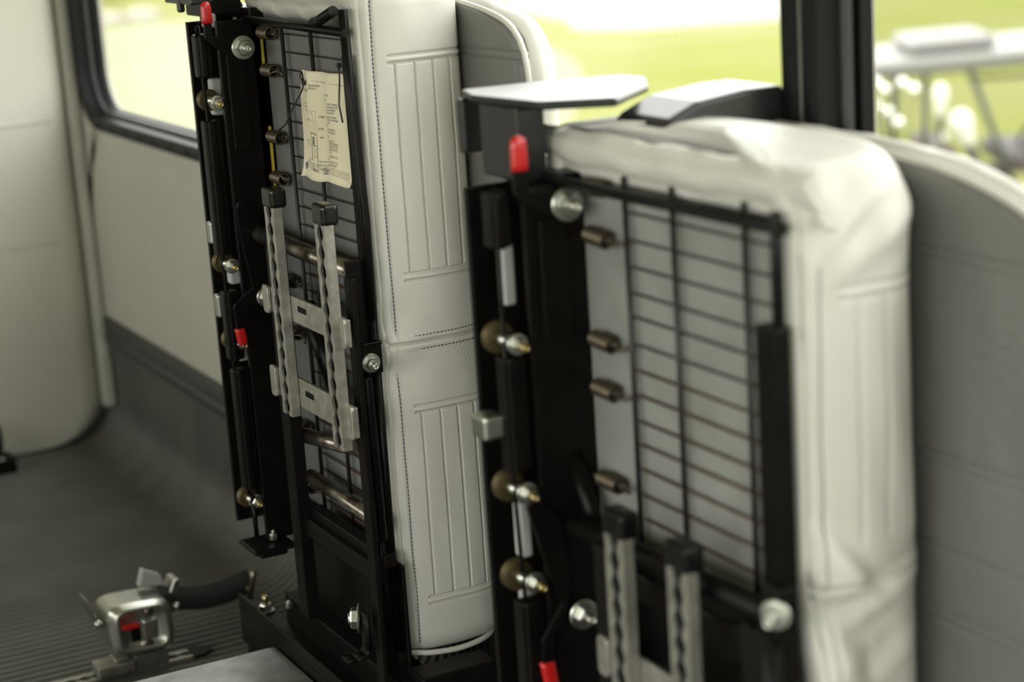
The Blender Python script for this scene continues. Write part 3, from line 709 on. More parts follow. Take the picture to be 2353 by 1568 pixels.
for y, z in ((0.922, 0.632), (0.925, 0.527), (0.922, 0.80)):
    pulley(S2, -1.832, y-0.010, z+0.004, 0.018); nut('hex_nut', S2, (-1.812, y+0.002, z-0.002), (1, -0.05, 0), 0.009, tip=BRASS)
for y0, y1, z0, z1 in ((0.900, 0.925, 0.905, 0.965), (0.904, 0.932, 0.655, 0.785), (0.906, 0.934, 0.33, 0.505)): sleeve(S2, -1.816, y0, y1, z0, z1)
b = MB(); b.tube([(-1.814, 0.910, 0.97), (-1.814, 0.910, 0.65), (-1.814, 0.922, 0.30)], 0.0026, 8); b.build('release_rod', BLACK, S2)
for z0, z1 in ((0.835, 0.905), (0.545, 0.61), (0.44, 0.515)):
    b = MB(); b.box((-1.853, 0.925, z0), (-1.835, 0.940, z1)); b.build('foam_strip', FOAM, S2, 0.004, 3)
for z0, z1 in ((0.695, 0.722),):
    b = MB(); b.box((-1.848, 0.880, z0), (-1.815, 0.906, z1)); b.build('latch_block', CHROME, S2, 0.004, 3)
l2 = lever_plate(S2, [(0.915, 0.62), (0.926, 0.625), (0.955, 0.60), (0.962, 0.53), (0.957, 0.495), (0.95, 0.478), (0.937, 0.470), (0.936, 0.44), (0.937, 0.42), (0.922, 0.42), (0.922, 0.462), (0.949, 0.498), (0.93, 0.56)], -1.800, -1.793)
grip(l2, -1.7965, 0.928, 0.435, 0.395, 0.009, tilt=0.15)
nut('hex_nut', S2, (-1.792, 0.975, 0.482), (1, -0.05, 0), 0.0125)
b = MB(); b.tube([(-1.815, 0.985, 0.67), (-1.76, 0.985, 0.565)], 0.010, 12); b.build('brace_tube', BLACK, S2)
b = MB(); b.tube([(-1.775, 0.962, 0.594), (-1.39, 0.962, 0.612)], 0.012, 14); b.build('cross_tube', RUSTB, S2)
b = MB(); b.box((-1.71, 0.95, 0.555), (-1.40, 0.985, 0.585)); b.box((-1.71, 0.97, 0.20), (-1.40, 0.99, 0.56)); b.build('kick_plate', BLACK, S2, 0.003)
post(S2, -1.70, -1.668, 0.205, 0.60, 0.94, 0.96); post(S2, -1.425, -1.392, 0.205, 0.60, 0.94, 0.96)
b = MB(); b.box((-1.395, 0.945, 0.60), (-1.365, 0.965, 0.648)); b.build('strut_bracket', BLACK, S2, 0.002)
nut('hex_nut', S2, (-1.372, 0.945, 0.625), (0.6, -0.8, 0), 0.0105)
b = MB(); b.tube([(-1.392, 0.95, 0.62), (-1.385, 0.96, 0.30)], 0.011, 14); b.build('gas_strut', BLACK, S2)
for z0, z1 in ((0.47, 0.51), (0.36, 0.40)):
    b = MB(); b.box((-1.66, 0.9285, z0), (-1.47, 0.9335, z1)); o = b.build('track_crossbar', ALU, S2, 0.001)
    for xx in (-1.66, -1.47):
        t = MB(); t.prism(rrect(xx-0.011, xx+0.011, z0-0.002, z1+0.002, 0.007, 5), 1, 0.923, 0.928); t.build('mounting_tab', ALU, o, 0.0008, 1)
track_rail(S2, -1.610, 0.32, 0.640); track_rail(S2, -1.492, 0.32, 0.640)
b = MB(); b.box((-1.88, 0.925, 0.100), (-1.37, 0.930, 0.182)); b.box((-1.88, 0.925, 0.160), (-1.37, 0.985, 0.166)); b.box((-1.88, 0.980, 0.160), (-1.37, 0.985, 0.214)); b.build('base_rail', RUSTB, S2, 0.0025)
for xx in (-1.85, -1.40):
    b = MB(); b.box((xx-0.02, 0.931, 0.0), (xx+0.02, 0.968, 0.160)); b.build('base_foot', RUSTB, S2, 0.003)
# hinge cover plates at the upper rear corner
b = MB(); b.prism([(-1.985, 0.962), (-1.925, 0.945), (-1.80, 0.962), (-1.755, 1.03), (-1.83, 1.115), (-1.90, 1.155), (-1.945, 1.15), (-1.975, 1.05)], 2, 1.046, 1.056); b.box((-1.98, 0.952, 0.985), (-1.965, 1.02, 1.047)); b.box((-1.93, 0.955, 0.965), (-1.84, 0.99, 1.047))
b.build('hinge_cover', PLASTIC, S2, 0.004, 3)
b = MB(); b.prism([(1.045, 1.028), (1.055, 1.036), (1.09, 1.050), (1.15, 1.056), (1.196, 1.056), (1.198, 1.012), (1.06, 1.012)], 0, -1.79, -1.69); b.build('hinge_cover', PLASTIC, S2, 0.005, 3)

# ================================================================== instruction sheet
SH0 = Vector((-2.50, 0.996, 0.965))
sheet = thing('instruction_sheet', SH0, 'cream printed instruction sheet tied to the wire grid of the farther seat', 'paper')
PW, PH = 0.215, 0.152                     # sheet size
def onpaper(u, v, lift=0.0):
    """u 0..PW to the right, v 0..PH upwards; gently wavy sheet hanging askew"""
    x = -2.573+0.030*(v/PH)+0.86*u; z = 0.889+v+0.004*(u/PW)+0.002*math.sin(u*60)*(1-v/PH)
    y = 0.9885+0.0022*math.sin(u*75+0.6+v*6)-0.006*max(0, 1-v/0.02)**2*0.5+0.002*math.sin(v*40)-lift
    return (x, y, z)
def paper():
    NU, NV = 48, 32; b = MB(); vs = []; fs = []
    hu, hv, hr = 0.015, 0.015, 0.0048
    for i in range(NU+1):
        for k in range(NV+1): vs.append(onpaper(PW*i/NU, PH*k/NV))
    for i in range(NU):
        for k in range(NV):
            cu, cv = PW*(i+0.5)/NU, PH*(k+0.5)/NV
            if math.hypot(cu-hu, cv-hv) < hr*0.95: continue
            a = i*(NV+1)+k; fs.append((a, a+NV+1, a+NV+2, a+1))
    b.add(vs, fs, True); o = b.build('sheet', PAPER, sheet); md = o.modifiers.new('t', 'SOLIDIFY'); md.thickness = 0.0002
    t = MB(); N = 24                         # dark rim of the punched hole
    t.tube([onpaper(hu+hr*math.cos(2*math.pi*q/N), hv+hr*math.sin(2*math.pi*q/N), 0.0002) for q in range(N)], 0.0005, 4, closed=True); t.build('punched_hole_rim', INK, sheet)
paper()
INKB = MB()
def line(u0, v0, u1, v1, w=0.0004):
    n = 8; du, dv = u1-u0, v1-v0; L = math.hypot(du, dv); px, py = -dv/L*w/2, du/L*w/2; vs = []; fs = []
    for i in range(n+1):
        u, v = u0+du*i/n, v0+dv*i/n; vs += [onpaper(u+px, v+py, 0.0005), onpaper(u-px, v-py, 0.0005)]
    for i in range(n): fs.append((2*i, 2*i+1, 2*i+3, 2*i+2))
    INKB.add(vs, fs)
def text(s, u, v, h, cond=0.75):
    cv = bpy.data.curves.new('t', 'FONT'); cv.body = s; cv.size = h*1.35; cv.resolution_u = 1
    o = bpy.data.objects.new('t', cv); COL.objects.link(o)
    me = bpy.data.meshes.new_from_object(o.evaluated_get(bpy.context.evaluated_depsgraph_get()))
    vs = [onpaper(u+p.co.x*cond, v+p.co.y, 0.0005) for p in me.vertices]
    INKB.add(vs, [tuple(f.vertices) for f in me.polygons])
    bpy.data.objects.remove(o); bpy.data.curves.remove(cv); bpy.data.meshes.remove(me)
T = 0.0031
line(0.010, 0.022, 0.012, 0.140); line(0.012, 0.140, 0.205, 0.136); line(0.012, 0.130, 0.030, 0.130); line(0.030, 0.130, 0.030, 0.140)
for r, (s, u, v) in enumerate([('FOLD FORWARD', 0.018, 0.124), ('LEVER 2', 0.027, 0.105), ('PUSH DOWN', 0.020, 0.100), ('RELEASE', 0.027, 0.095), ('LEVER 1', 0.030, 0.082), ('LIFT REARWARD', 0.076, 0.089),
        ('ADJUSTMENT', 0.072, 0.072), ('RELEASE', 0.076, 0.060), ('PUSH IN', 0.020, 0.050), ('LOCK 3', 0.020, 0.045), ('TRACK', 0.030, 0.026), ('LOCK 2', 0.026, 0.022), ('TURN CLOCKWISE TO LOCK', 0.072, 0.026), ('TURN COUNTER-CLOCKWISE', 0.072, 0.021), ('TO RELEASE', 0.076, 0.016),
        ('TO FOLD SEAT', 0.108, 0.120), ('BACK', 0.110, 0.114), ('1. PUSH LEVER 1 DOWNWARD', 0.114, 0.108), ('AND PUSH DOWN ON SEAT', 0.118, 0.104), ('COVER LEVER HANDLE', 0.118, 0.100), ('UNTIL LOCKED FLAT', 0.118, 0.096),
        ('2. PUSH LEVER 2 TOWARDS', 0.114, 0.090), ('SEAT AND LIFT REARWARD', 0.118, 0.086), ('TO FOLD', 0.118, 0.082), ('TO LOCK', 0.108, 0.078), ('3. CHECK FOR LEVER TO', 0.114, 0.072), ('BE IN HORIZONTAL', 0.118, 0.068),
        ('TO USE', 0.108, 0.062), ('1. LIFT IN DUE PULL', 0.114, 0.056), ('THE LEVERS, THEN PUSH', 0.118, 0.052), ('THE SEAT TOP TO THE', 0.118, 0.048), ('THE FLOOR UNTIL IT IS', 0.118, 0.044), ('IN LOCK', 0.118, 0.040),
        ('2. TURN DOWN TO LOCK', 0.114, 0.034), ('NOTE', 0.106, 0.030), ('IF SEAT DOES NOT LOCK', 0.116, 0.026), ('TIGHTEN FULL ADJUST', 0.116, 0.022)]): text(s, u, v, T)
text('FOLDING SEAT OPERATION', 0.044, 0.131, 0.0032, 0.7); text('READ BEFORE USE', 0.044, 0.127, 0.0032, 0.7)
# diagram of the seat leg
line(0.047, 0.066, 0.066, 0.064, 0.0012); line(0.047, 0.066, 0.050, 0.026, 0.0011); line(0.066, 0.064, 0.069, 0.020, 0.0009); line(0.055, 0.015, 0.072, 0.013, 0.0012); line(0.055, 0.015, 0.057, 0.024, 0.0006); line(0.068, 0.022, 0.070, 0.014, 0.0006)
for q in range(5): line(0.052, 0.060-q*0.0022, 0.059, 0.0596-q*0.0022, 0.0014)
line(0.052, 0.046, 0.066, 0.036); line(0.066, 0.046, 0.054, 0.036); line(0.053, 0.034, 0.067, 0.033); line(0.052, 0.049, 0.063, 0.048, 0.0014)
line(0.056, 0.098, 0.066, 0.097); line(0.056, 0.098, 0.058, 0.085); line(0.066, 0.097, 0.068, 0.066); line(0.058, 0.085, 0.062, 0.066); line(0.048, 0.098, 0.056, 0.093); line(0.042, 0.084, 0.056, 0.083); line(0.036, 0.048, 0.048, 0.046); line(0.042, 0.026, 0.066, 0.033)
for q in range(4): line(0.012, 0.013+q*0.0030, 0.075, 0.013+q*0.0030)
for q in range(4): line(0.080, 0.0115+q*0.0026, 0.198, 0.0105+q*0.0026)
for q in (0.052, 0.060, 0.075, 0.100, 0.118, 0.140): line(q, 0.010, q, 0.022)
for q in range(14): line(0.090+0.006*(q % 4), 0.0105+0.0027*(q//4), 0.094+0.006*(q % 4), 0.0105+0.0027*(q//4), 0.0011)
tag(INKB.build('printing', INK, sheet), kind='stuff')
def tie(pts, label):
    b = MB(); b.tube(pts, 0.0013, 6); h = pts[0]; b.box((h[0]-0.003, h[1]-0.003, h[2]-0.003), (h[0]+0.003, h[1]+0.003, h[2]+0.003))
    tag(b.build('cable_tie', TIE, None), label, 'cable tie', 'cable ties holding the sheet')
tie([(-2.519, 0.983, 1.025), (-2.523, 0.979, 1.034), (-2.527, 0.984, 1.040), (-2.520, 0.983, 1.026), (-2.520, 0.980, 1.016), (-2.552, 0.974, 0.985), (-2.569, 0.970, 0.965), (-2.592, 0.968, 0.955)], 'black cable tie through the upper left corner of the sheet, tail pointing down left')
tie([(-2.377, 0.978, 1.058), (-2.378, 0.978, 1.040), (-2.385, 0.977, 1.006), (-2.375, 0.976, 0.983)], 'black cable tie hanging beside the front tube over the sheet')

# ================================================================== floor fittings
def floor_track():
    b = MB(); xc = -3.097; y0, y1 = 0.35, 0.905; z = 0.0045; NY = int((y1-y0)/0.0254*10)
    for s in (-1, 1):
        vs = []; fs = []; n = 4
        for i in range(NY+1):
            y = y0+(y1-y0)*i/NY; ph = ((y-y0)/0.0254) % 1; d = abs(ph-0.5)*0.0254; h = 0.005
            if d < 0.0095: h = max(h, math.sqrt(0.0095**2-d*d))
            vs += [(xc+s*0.019, y, 0.0), (xc+s*0.018, y, z), (xc+s*h, y, z), (xc+s*h, y, -0.002)]
        for i in range(NY):
            for k in range(n-1):
                f = (i*n+k, i*n+k+1, (i+1)*n+k+1, (i+1)*n+k); fs.append(f)
        fs += [(0, 1, 2, 3), tuple(NY*n+k for k in range(4))]
        b.add(vs, fs)
    t = tag(b.build('floor_track', ALU, fixn=True), 'slotted aluminium tie-down track let into the ribbed floor', 'track')
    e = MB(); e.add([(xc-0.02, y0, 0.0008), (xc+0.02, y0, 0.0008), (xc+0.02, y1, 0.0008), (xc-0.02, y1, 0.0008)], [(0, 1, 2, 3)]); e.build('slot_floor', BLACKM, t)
    c = MB(); c.prism([(xc-0.024, y1-0.002), (xc+0.024, y1-0.002), (xc+0.022, y1+0.02), (xc+0.010, y1+0.036), (xc-0.010, y1+0.036), (xc-0.022, y1+0.02)], 2, 0, 0.006); c.build('end_piece', BLACK, t, 0.002)
floor_track()
def retractor():
    L = Vector((-3.09, 0.80, 0.0))
    r = thing('tie_down_retractor', L, 'silver tie-down retractor with a red release button standing on the floor track', 'retractor')
    # base shoe in the track
    b = MB(); b.box((-3.115, 0.735, 0.0055), (-3.07, 0.800, 0.026)); b.box((-3.11, 0.765, 0.026), (-3.075, 0.79, 0.033)); b.build('track_shoe', ALU, r, 0.005, 3)
    b = MB(); b.box((-3.11, 0.800, 0.005), (-3.075, 0.86, 0.030)); b.lathe((-3.09, 0.815, 0.02), (0, 0, 1), [(0, 0.012), (0.03, 0.012)], 14); b.build('track_fitting', mat('grey_cast', (0.25, 0.25, 0.24), 0.5, 0.6), r, 0.003)
    # shell: a rounded hood whose front faces the camera (+x)
    NU, NV = 28, 18; vs = []; fs = []
    yc, zc = 0.816, 0.083
    for i in range(NU+1):
        a = 2*math.pi*i/NU
        for k in range(NV+1):
            t = k/NV
            # rows: from the back rim round to the front rim
            x = -3.145+0.085*t
            hw = 0.058*(1-0.10*max(0, t-0.5)); hh = 0.045
            rr = 1.0 if 0.12 < t < 0.88 else (1-0.10*((0.12-t)/0.12)**2 if t <= 0.12 else 1-0.10*((t-0.88)/0.12)**2)
            ca, sa = math.cos(a), math.sin(a); e = 0.42
            y = yc+hw*rr*math.copysign(abs(ca)**e, ca); z = zc+hh*rr*math.copysign(abs(sa)**e, sa)
            y += -0.10*(z-zc)*0.3; z += (y-yc)*-0.04
            vs.append((x+0.10*(z-zc)*-0.6, y, z))
    for i in range(NU):
        for k in range(NV): q = i*(NV+1)+k; fs.append((q, q+NV+1, q+NV+2, q+1))
    b = MB(); b.add(vs, fs, True)
    def fr(s, dx):                          # closing front rings
        out = []
        for i in range(NU):
            p = vs[i*(NV+1)+NV]; out.append((p[0]+dx, yc+(p[1]-yc)*s, zc+(p[2]-zc)*s))
        return out
    loops = [fr(1, 0), fr(0.95, 0.004), fr(0.86, 0.006), fr(0.76, 0.003), fr(0.70, 0.000), fr(0.3, 0.001)]
    ring(b, loops); k = len(b.v)-NU; b.f.append(tuple(k+i for i in range(NU))); b.sm.append(True)
    bk = [vs[i*(NV+1)] for i in range(NU)]; k0 = len(b.v); b.v += bk; b.f.append(tuple(range(k0+NU-1, k0-1, -1))); b.sm.append(False)
    sh = b.build('shell', CHROME, r, fixn=True)
    b = MB(); b.box((-3.070, 0.794, 0.064), (-3.0565, 0.811, 0.094)); b.build('button_slot', BLACKM, sh, 0.001)
    b = MB(); b.box((-3.066, 0.781, 0.088), (-3.0535, 0.810, 0.097)); tag(b.build('release_button', RED, r, 0.002, 2), 'red release button')
    b = MB(); b.box((-3.070, 0.815, 0.062), (-3.0555, 0.842, 0.098)); b.build('cover_block', CHROME, sh, 0.004, 3)
    for y, z, rr in ((0.828, 0.110, 0.009), (0.820, 0.052, 0.013)):
        b = MB(); b.lathe((-3.066, y, z), (1, 0, 0.1), [(0, rr), (0.008, rr), (0.011, rr*0.8), (0.0112, rr*0.3)], 18); b.build('bolt_head', STEELT, sh)
    for s, y in ((-1, 0.752), (1, 0.880)):   # side ears and knobs
        b = MB(); b.prism([(y-0.004, 0.085), (y+0.004, 0.080), (y+0.004+s*0.012, 0.118), (y+0.004+s*0.018, 0.140), (y-0.004+s*0.014, 0.142), (y-0.006, 0.108)], 0, -3.14, -3.10)
        b.build('side_ear', CHROME, r, 0.004, 3, fixn=True)
        b = MB(); b.lathe((-3.085, y+s*0.001, 0.100), (0.4, s, 0), [(-0.004, 0.003), (0.003, 0.007), (0.008, 0.006), (0.011, 0.002)], 14); b.build('knob', CHROME, r)
    b = MB(); b.prism([(0.832, 0.135), (0.842, 0.166), (0.856, 0.158), (0.872, 0.150), (0.880, 0.128)], 0, -3.135, -3.115); b.build('webbing_guide', FOAM, r, 0.003, 3, fixn=True)
    # webbing running to the wall side
    vs = []; fs = []; n = 24
    for i in range(n+1):
        t = i/n; y = 0.862+0.165*t; z = 0.122-0.012*t-0.014*math.sin(math.pi*t)
        vs += [(-3.105-0.01*t, y, z+0.014), (-3.085-0.01*t, y, z-0.022)]
    for i in range(n): fs.append((2*i, 2*i+1, 2*i+3, 2*i+2))
    b = MB(); b.add(vs, fs, True); o = b.build('webbing', STRAP, r); md = o.modifiers.new('t', 'SOLIDIFY'); md.thickness = 0.003
    b = MB(); b.lathe((-3.10, 1.022, 0.075), (0.1, 0.2, 1), [(0, 0.006), (0.05, 0.006), (0.055, 0.002)], 12); b.tube([(-3.10, 1.022, 0.003), (-3.10, 1.022, 0.10)], 0.0045, 10); b.build('anchor_pin', STEELT, r)
retractor()
b = MB(); b.box((-2.698, -0.6, 0.002), (-2.0, 0.922, 0.145)); b.box((-2.700, -0.6, 0.143), (-1.98, 0.922, 0.147)); tag(b.build('steel_step_cover', SHEET, bevel=0.003), 'scuffed galvanised steel step cover beside the base rail', 'cover')
b = MB(); b.tube([(-2.93, 0.925, 0.006), (-2.93, 0.975, 0.012), (-2.90, 1.00, 0.03), (-2.87, 1.0, 0.05)], 0.012, 12); tag(b.build('rubber_hose', TRIMG), 'dark rubber hose curling on the floor by the base rail', 'hose')
b = MB(); b.prism(rrect(0.845, 0.907, 0.0335, 0.115, 0.02, 6), 0, -4.47, -4.44); b.box((-4.475, 0.84, 0.001), (-4.40, 0.925, 0.034)); o = b.build('door_stop', BLACKM, bevel=0.004, fixn=True); tag(o, 'black rubber door stop on the floor at the rear panel', 'door stop')
b = MB(); b.lathe((-4.41, 0.893, 0.034), (0, 0, 1), [(0, 0.008), (0.003, 0.007), (0.006, 0.003)], 12); b.build('screw_head', CHROME, o)

# ================================================================== outside
GZ = -1.9
def lawn():
    m = bpy.data.materials.new('sunlit_grass'); m.use_nodes = True; n = m.node_tree.nodes; l = m.node_tree.links; bs = n['Principled BSDF']
    bs.inputs['Roughness'].default_value = 0.9; bs.inputs['Specular IOR Level'].default_value = 0.1
    tc = n.new('ShaderNodeTexCoord'); t = n.new('ShaderNodeTexNoise'); t.inputs['Scale'].default_value = 0.22; t.inputs['Detail'].default_value = 4; l.new(tc.outputs['Object'], t.inputs['Vector'])
    r = n.new('ShaderNodeValToRGB'); e = r.color_ramp.elements; e[0].position = 0.36; e[0].color = (0.125, 0.138, 0.022, 1); e[1].position = 0.66; e[1].color = (0.152, 0.155, 0.060, 1)
    l.new(t.outputs['Fac'], r.inputs['Fac']); l.new(r.outputs['Color'], bs.inputs['Base Color'])
    b = MB(); N = 60; vs = []; fs = []
    for i in range(N+1):
        for k in range(N+1):
            x, y = -120+200*i/N, -90+200*k/N; d = math.hypot(x+1, y)
            vs.append((x, y, GZ+0.35*wob(x*0.06, y*0.05)*smooth01(9, 26, d)+(0.0 if d > 9 else 0.0)))
    for i in range(N):
        for k in range(N): a = i*(N+1)+k; fs.append((a, a+N+1, a+N+2, a+1))
    b.add(vs, fs, True); tag(b.build('ground', m), 'sunlit mown golf course grass outside the windows', kind='structure')
    return vs, N
lawn()
SAND = mat('pale_sand', (0.30, 0.285, 0.25), 0.9, noise=(1.2, 0.4, (0.26, 0.24, 0.20)))
PINK = mat('pink_gravel', (0.19, 0.15, 0.115), 0.9, noise=(2, 0.4, (0.165, 0.127, 0.095)))
def gz(x, y): return GZ+0.35*wob(x*0.06, y*0.05)*smooth01(9, 26, math.hypot(x+1, y))
def patch(name, cx, cy, a, bb, ang, m, label, cat, seed):
    b = MB(); n = 40; rings = [1.0, 0.97, 0.8, 0.5, 0.2]; vs = []; fs = []; ca, sa = math.cos(ang), math.sin(ang)
    for q, s in enumerate(rings):
        for k in range(n):
            t = 2*math.pi*k/n; rr = (1+0.16*math.sin(3*t+seed)+0.09*math.sin(5*t+2*seed))*s
            u, v = a*rr*math.cos(t), bb*rr*math.sin(t); x, y = cx+u*ca-v*sa, cy+u*sa+v*ca
            vs.append((x, y, gz(x, y)+(-0.05 if q == 0 else 0.07+0.03*(1-s))))
    for q in range(len(rings)-1):
        for k in range(n): j = (k+1) % n; fs.append((q*n+k, q*n+j, (q+1)*n+j, (q+1)*n+k))
    fs.append(tuple((len(rings)-1)*n+k for k in range(n))); b.add(vs, fs, True)
    return tag(b.build(name, m), label, cat)
A63 = math.radians(63)
patch('mown_fairway', -31.0, 9.6, 13.5, 6.0, math.atan2(0.30, -0.95), mat('pale_dry_grass', (0.185, 0.182, 0.112), 0.9, noise=(0.5, 0.4, (0.165, 0.168, 0.085))), 'pale mown fairway seen through the rear window', 'fairway', 1.0)
patch('sand_bunker', -39.0, 25.0, 4.0, 8.5, A63, SAND, 'wide pale sand bunker seen through the middle window', 'bunker', 0.4)
patch('gravel_path', -26.6, 29.2, 2.6, 6.0, A63, PINK, 'pinkish gravel path seen at the upper right corner', 'path', 2.0)
patch('gravel_path', -62.5, 20.5, 3.0, 4.0, A63, PINK, 'pinkish gravel path beyond the rear window', 'path', 3.0)
ROCK = mat('white_stone', (0.30, 0.28, 0.27), 0.9)
def boulder(x, y, r, label, seed):
    b = MB(); n, m = 14, 8; vs = []; fs = []
    for i in range(m+1):
        t = math.pi*i/m
        for k in range(n):
            p = 2*math.pi*k/n; rr = r*(1+0.14*wob(3*p+seed, 4*t))
            vs.append((x+1.5*rr*math.sin(t)*math.cos(p), y+1.3*rr*math.sin(t)*math.sin(p), gz(x, y)+0.1*r+0.6*rr*math.cos(t)))
    for i in range(m):
        for k in range(n): fs.append((i*n+k, i*n+(k+1) % n, (i+1)*n+(k+1) % n, (i+1)*n+k))
    b.add(vs, fs, True); tag(b.build('boulder', ROCK), label, 'rock', 'white rocks by the path')
boulder(-48.3, 13.85, 0.30, 'white rock nearest the left window frame', 1.0); boulder(-48.4, 14.7, 0.34, 'white rock right of its twin beyond the left window', 2.0)
BUSH = mat('olive_leaves', (0.055, 0.055, 0.015), 0.8); BUSHY = mat('yellow_leaves', (0.12, 0.10, 0.025), 0.8); BARK = mat('brown_bark', (0.10, 0.06, 0.035), 0.9)
def shrub(x, y, w, h, m, label):
    t = thing('shrub', (x, y, gz(x, y)), label, 'shrub', 'shrubs beyond the rear window'); b = MB(); rng = random.Random(int(x*31+y*17))
    for k in range(900):
        a, e, rr = rng.uniform(0, 6.283), rng.uniform(-0.4, 1.57), rng.uniform(0.5, 1)**0.5
        c = Vector((x+w*rr*math.cos(a)*math.cos(e), y+w*rr*math.sin(a)*math.cos(e), gz(x, y)+0.35*h+0.65*h*rr*math.sin(e)))
        u = Vector((rng.gauss(0, 1), rng.gauss(0, 1), rng.gauss(0, 1))).normalized(); v = u.orthogonal().normalized(); s = 0.11
        b.add([c-u*s, c+v*s*0.5, c+u*s, c-v*s*0.5], [(0, 1, 2, 3)])
    tag(b.build('foliage', m, t), kind='stuff')
    s = MB(); s.tube([(x, y, gz(x, y)-0.1), (x, y, gz(x, y)+0.6*h)], 0.06, 8); s.build('stem', BARK, t)
shrub(-57.0, 15.7, 0.9, 1.5, BUSH, 'olive green shrub nearest the left window frame'); shrub(-58.5, 17.4, 0.8, 1.4, BUSHY, 'yellowish shrub in the middle of the left window'); shrub(-58.0, 19.4, 0.7, 1.3, BUSH, 'olive shrub at the right end of the left window')

def golf_cart():
    C = Vector((-9.86, 8.36, GZ)); U = Vector((0.46, 0.888, 0)); V = Vector((-0.888, 0.46, 0))   # U to the right as seen, V away from the bus
    WHITE = mat('cart_white', (0.18, 0.176, 0.168), 0.4); GREY = mat('cart_grey', (0.05, 0.052, 0.045), 0.5); BEIGE = mat('cart_seat_beige', (0.15, 0.12, 0.10), 0.6); TYRE = mat('tyre', (0.03, 0.03, 0.03), 0.8); MAUVE = mat('mauve_grey', (0.07, 0.058, 0.06), 0.6)
    cart = thing('golf_cart', C, 'white roofed golf cart parked on the grass outside the right window', 'golf cart')
    def P(u, v, z): return C+U*u+V*v+Vector((0, 0, z))
    def slab(name, u0, u1, v0, v1, z0, z1, m, bevel=0.02, par=None, tilt=0.0):
        vs = [P(u, v, z+tilt*u) for z in (z0, z1) for u, v in ((u0, v0), (u1, v0), (u1, v1), (u0, v1))]
        b = MB(); b.add(vs, [(0, 3, 2, 1), (4, 5, 6, 7), (0, 1, 5, 4), (1, 2, 6, 5), (2, 3, 7, 6), (3, 0, 4, 7)]); return b.build(name, m, par or cart, bevel, 3, fixn=True)
    rf = slab('roof', -0.75, 1.15, -0.12, 1.0, 1.72, 1.83, WHITE, 0.04, tilt=0.03)
    slab('roof_pod', -0.30, 0.26, 0.05, 0.75, 1.83, 1.93, mat('pod_grey', (0.20, 0.195, 0.19), 0.5), 0.05, rf, 0.03)
    def strut(a, b_, r=0.022):
        m = MB(); m.tube([P(*a), P(*b_)], r, 10); m.build('roof_strut', GREY, cart)
    strut((-0.24, -0.08, 1.72), (-0.26, -0.08, 0.9)); strut((0.04, -0.08, 1.74), (0.42, -0.08, 0.70)); strut((-0.24, 0.95, 1.72), (-0.26, 0.95, 0.9)); strut((0.9, 0.95, 1.74), (1.1, 0.95, 0.70))
    m = MB(); m.tube([P(0.10, 0.0, 1.66), P(0.60, 0.0, 1.66)], 0.012, 8); m.build('grab_rail', GREY, cart)
    slab('seat_back', -0.15, 0.0, 0.05, 0.9, 0.85, 1.22, BEIGE, 0.04); slab('seat_bench', -0.15, 0.45, 0.05, 0.9, 0.70, 0.85, BEIGE, 0.04)
    slab('body', -0.38, 1.2, 0.02, 1.0, 0.35, 0.70, WHITE, 0.06); slab('cowl', 0.75, 1.2, 0.0, 0.95, 0.72, 1.12, WHITE, 0.06); slab('bag_well', -0.95, -0.00, -0.44, 0.0, 0.27, 0.31, GREY, 0.02)
    slab('dashboard', 0.35, 0.75, 0.0, 0.95, 1.02, 1.14, MAUVE, 0.03); slab('basket', -0.30, 0.30, -0.02, 0.03, 0.98, 1.10, MAUVE, 0.01)
    m = MB(); m.tube([P(0.50+0.06*math.sin(a), 0.3+0.17*math.cos(a), 1.15+0.15*math.sin(a)) for a in [2*math.pi*k/20 for k in range(20)]], 0.014, 8, closed=True); m.tube([P(0.5, 0.3, 1.15), P(0.68, 0.3, 0.95)], 0.02, 8); m.build('steering_wheel', BLACKM, cart)
    for u in (-0.10, 0.85):
        for v in (0.04, 0.92):
            m = MB(); m.lathe(P(u, v, 0.22), V, [(0, 0.13), (0.01, 0.2), (0.03, 0.22), (0.13, 0.22), (0.15, 0.2), (0.16, 0.13)], 24); w = m.build('wheel', TYRE, cart)
            m = MB(); m.lathe(P(u, v, 0.22)-V*0.005, V, [(0, 0.11), (0.02, 0.12)], 18); m.build('hub_cap', WHITE, w)
    BAGS = [mat('bag_grey', (0.08, 0.075, 0.07), 0.6), mat('bag_mauve', (0.10, 0.085, 0.085), 0.6)]
    HEAD = mat('club_chrome', (0.85, 0.85, 0.82), 0.25, 0.9); HC = mat('white_head_cover', (0.62, 0.61, 0.58), 0.8)
    rng = random.Random(3)
    bags = [(-0.46, -0.24, 'grey golf bag of clubs at the left rear of the cart'), (-0.16, -0.29, 'mauve grey golf bag with the white head covers')]
    for q, (u, v, lab) in enumerate(bags):
        t = thing('golf_bag', P(u, v, 0.32), lab, 'golf bag', 'golf bags on the cart')
        m = MB(); m.lathe(P(u, v, 0.32), (0, 0, 1), [(0, 0.11), (0.02, 0.13), (0.4, 0.12), (0.72, 0.13), (0.78, 0.14), (0.80, 0.135), (0.79, 0.11)], 24); m.build('bag_body', BAGS[q], t)
        m = MB(); m.lathe(P(u, v, 1.09), (0, 0, 1), [(0, 0.14), (0.03, 0.145), (0.045, 0.135)], 24); m.build('rim', TYRE, t)
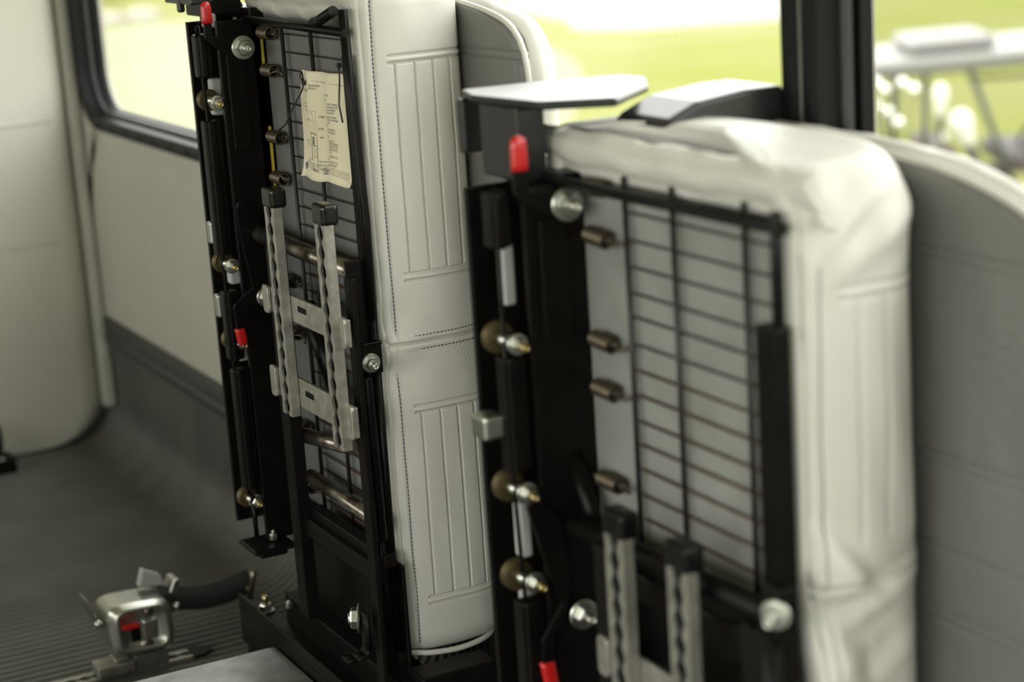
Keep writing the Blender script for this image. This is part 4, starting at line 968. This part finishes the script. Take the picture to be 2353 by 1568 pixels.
    heads = [(0, -0.10, 1.63), (0, 0.02, 1.66), (0, 0.09, 1.62), (0, -0.14, 1.52), (0, -0.07, 1.48), (0, -0.02, 1.42), (0, -0.16, 1.68), (1, -0.02, 1.30)]
    desc = ['second tall club head from the mullion', 'tallest silver club head above the grey bag', 'silver club head at the right of the grey bag', 'low silver club head nearest the mullion', 'silver club head in the middle of the low ones', 'lowest silver club head over the grey bag rim', 'club head half hidden by the mullion', 'silver club head above the mauve bag rim']
    for (q, du, z), lab in zip(heads, desc):
        u, v = bags[q][0]+du, bags[q][1]+rng.uniform(-0.06, 0.06); t = thing('golf_club', P(u, v, 1.0), lab, 'golf club', 'golf clubs in the bags')
        m = MB(); m.tube([P(bags[q][0]+du*0.5, v, 0.95), P(u, v, z)], 0.007, 6); m.build('shaft', GREY, t)
        m = MB(); n = 12; vs = []; fs = []
        for i in range(9):
            th = math.pi*i/8
            for k in range(n):
                p = 2*math.pi*k/n; vs.append(P(u+0.035*math.sin(th)*math.cos(p)+0.02, v+0.016*math.sin(th)*math.sin(p), z+0.045*math.cos(th)+0.02))
        for i in range(8):
            for k in range(n): fs.append((i*n+k, i*n+(k+1) % n, (i+1)*n+(k+1) % n, (i+1)*n+k))
        m.add(vs, fs, True); m.build('club_head', HEAD, t)
    def cover(u, v, z, w, h, lean, lab):
        t = thing('head_cover', P(u, v, z), lab, 'head cover', 'white head covers'); m = MB(); d = (U*lean+Vector((0, 0, 1))).normalized()
        m.lathe(P(u, v, z), d, [(0, w*0.55), (h*0.15, w*0.6), (h*0.4, w*0.8), (h*0.7, w), (h*0.9, w*0.8), (h, w*0.3)], 18); m.build('knit_cover', HC, t)
        m = MB(); m.lathe(P(u, v, z)-d*0.12, d, [(0, w*0.45), (0.12, w*0.5)], 14); m.build('cuff', MAUVE, t)
        m = MB(); m.tube([P(bags[1][0], v, 1.08), Vector(P(u, v, z))-d*0.1], 0.008, 6); m.build('shaft', GREY, t)
    cover(-0.20, -0.30, 1.47, 0.050, 0.21, 0.05, 'tall white head cover standing beside the roof strut'); cover(-0.02, -0.32, 1.28, 0.080, 0.24, -0.35, 'large white head cover leaning left over the mauve bag')
golf_cart()
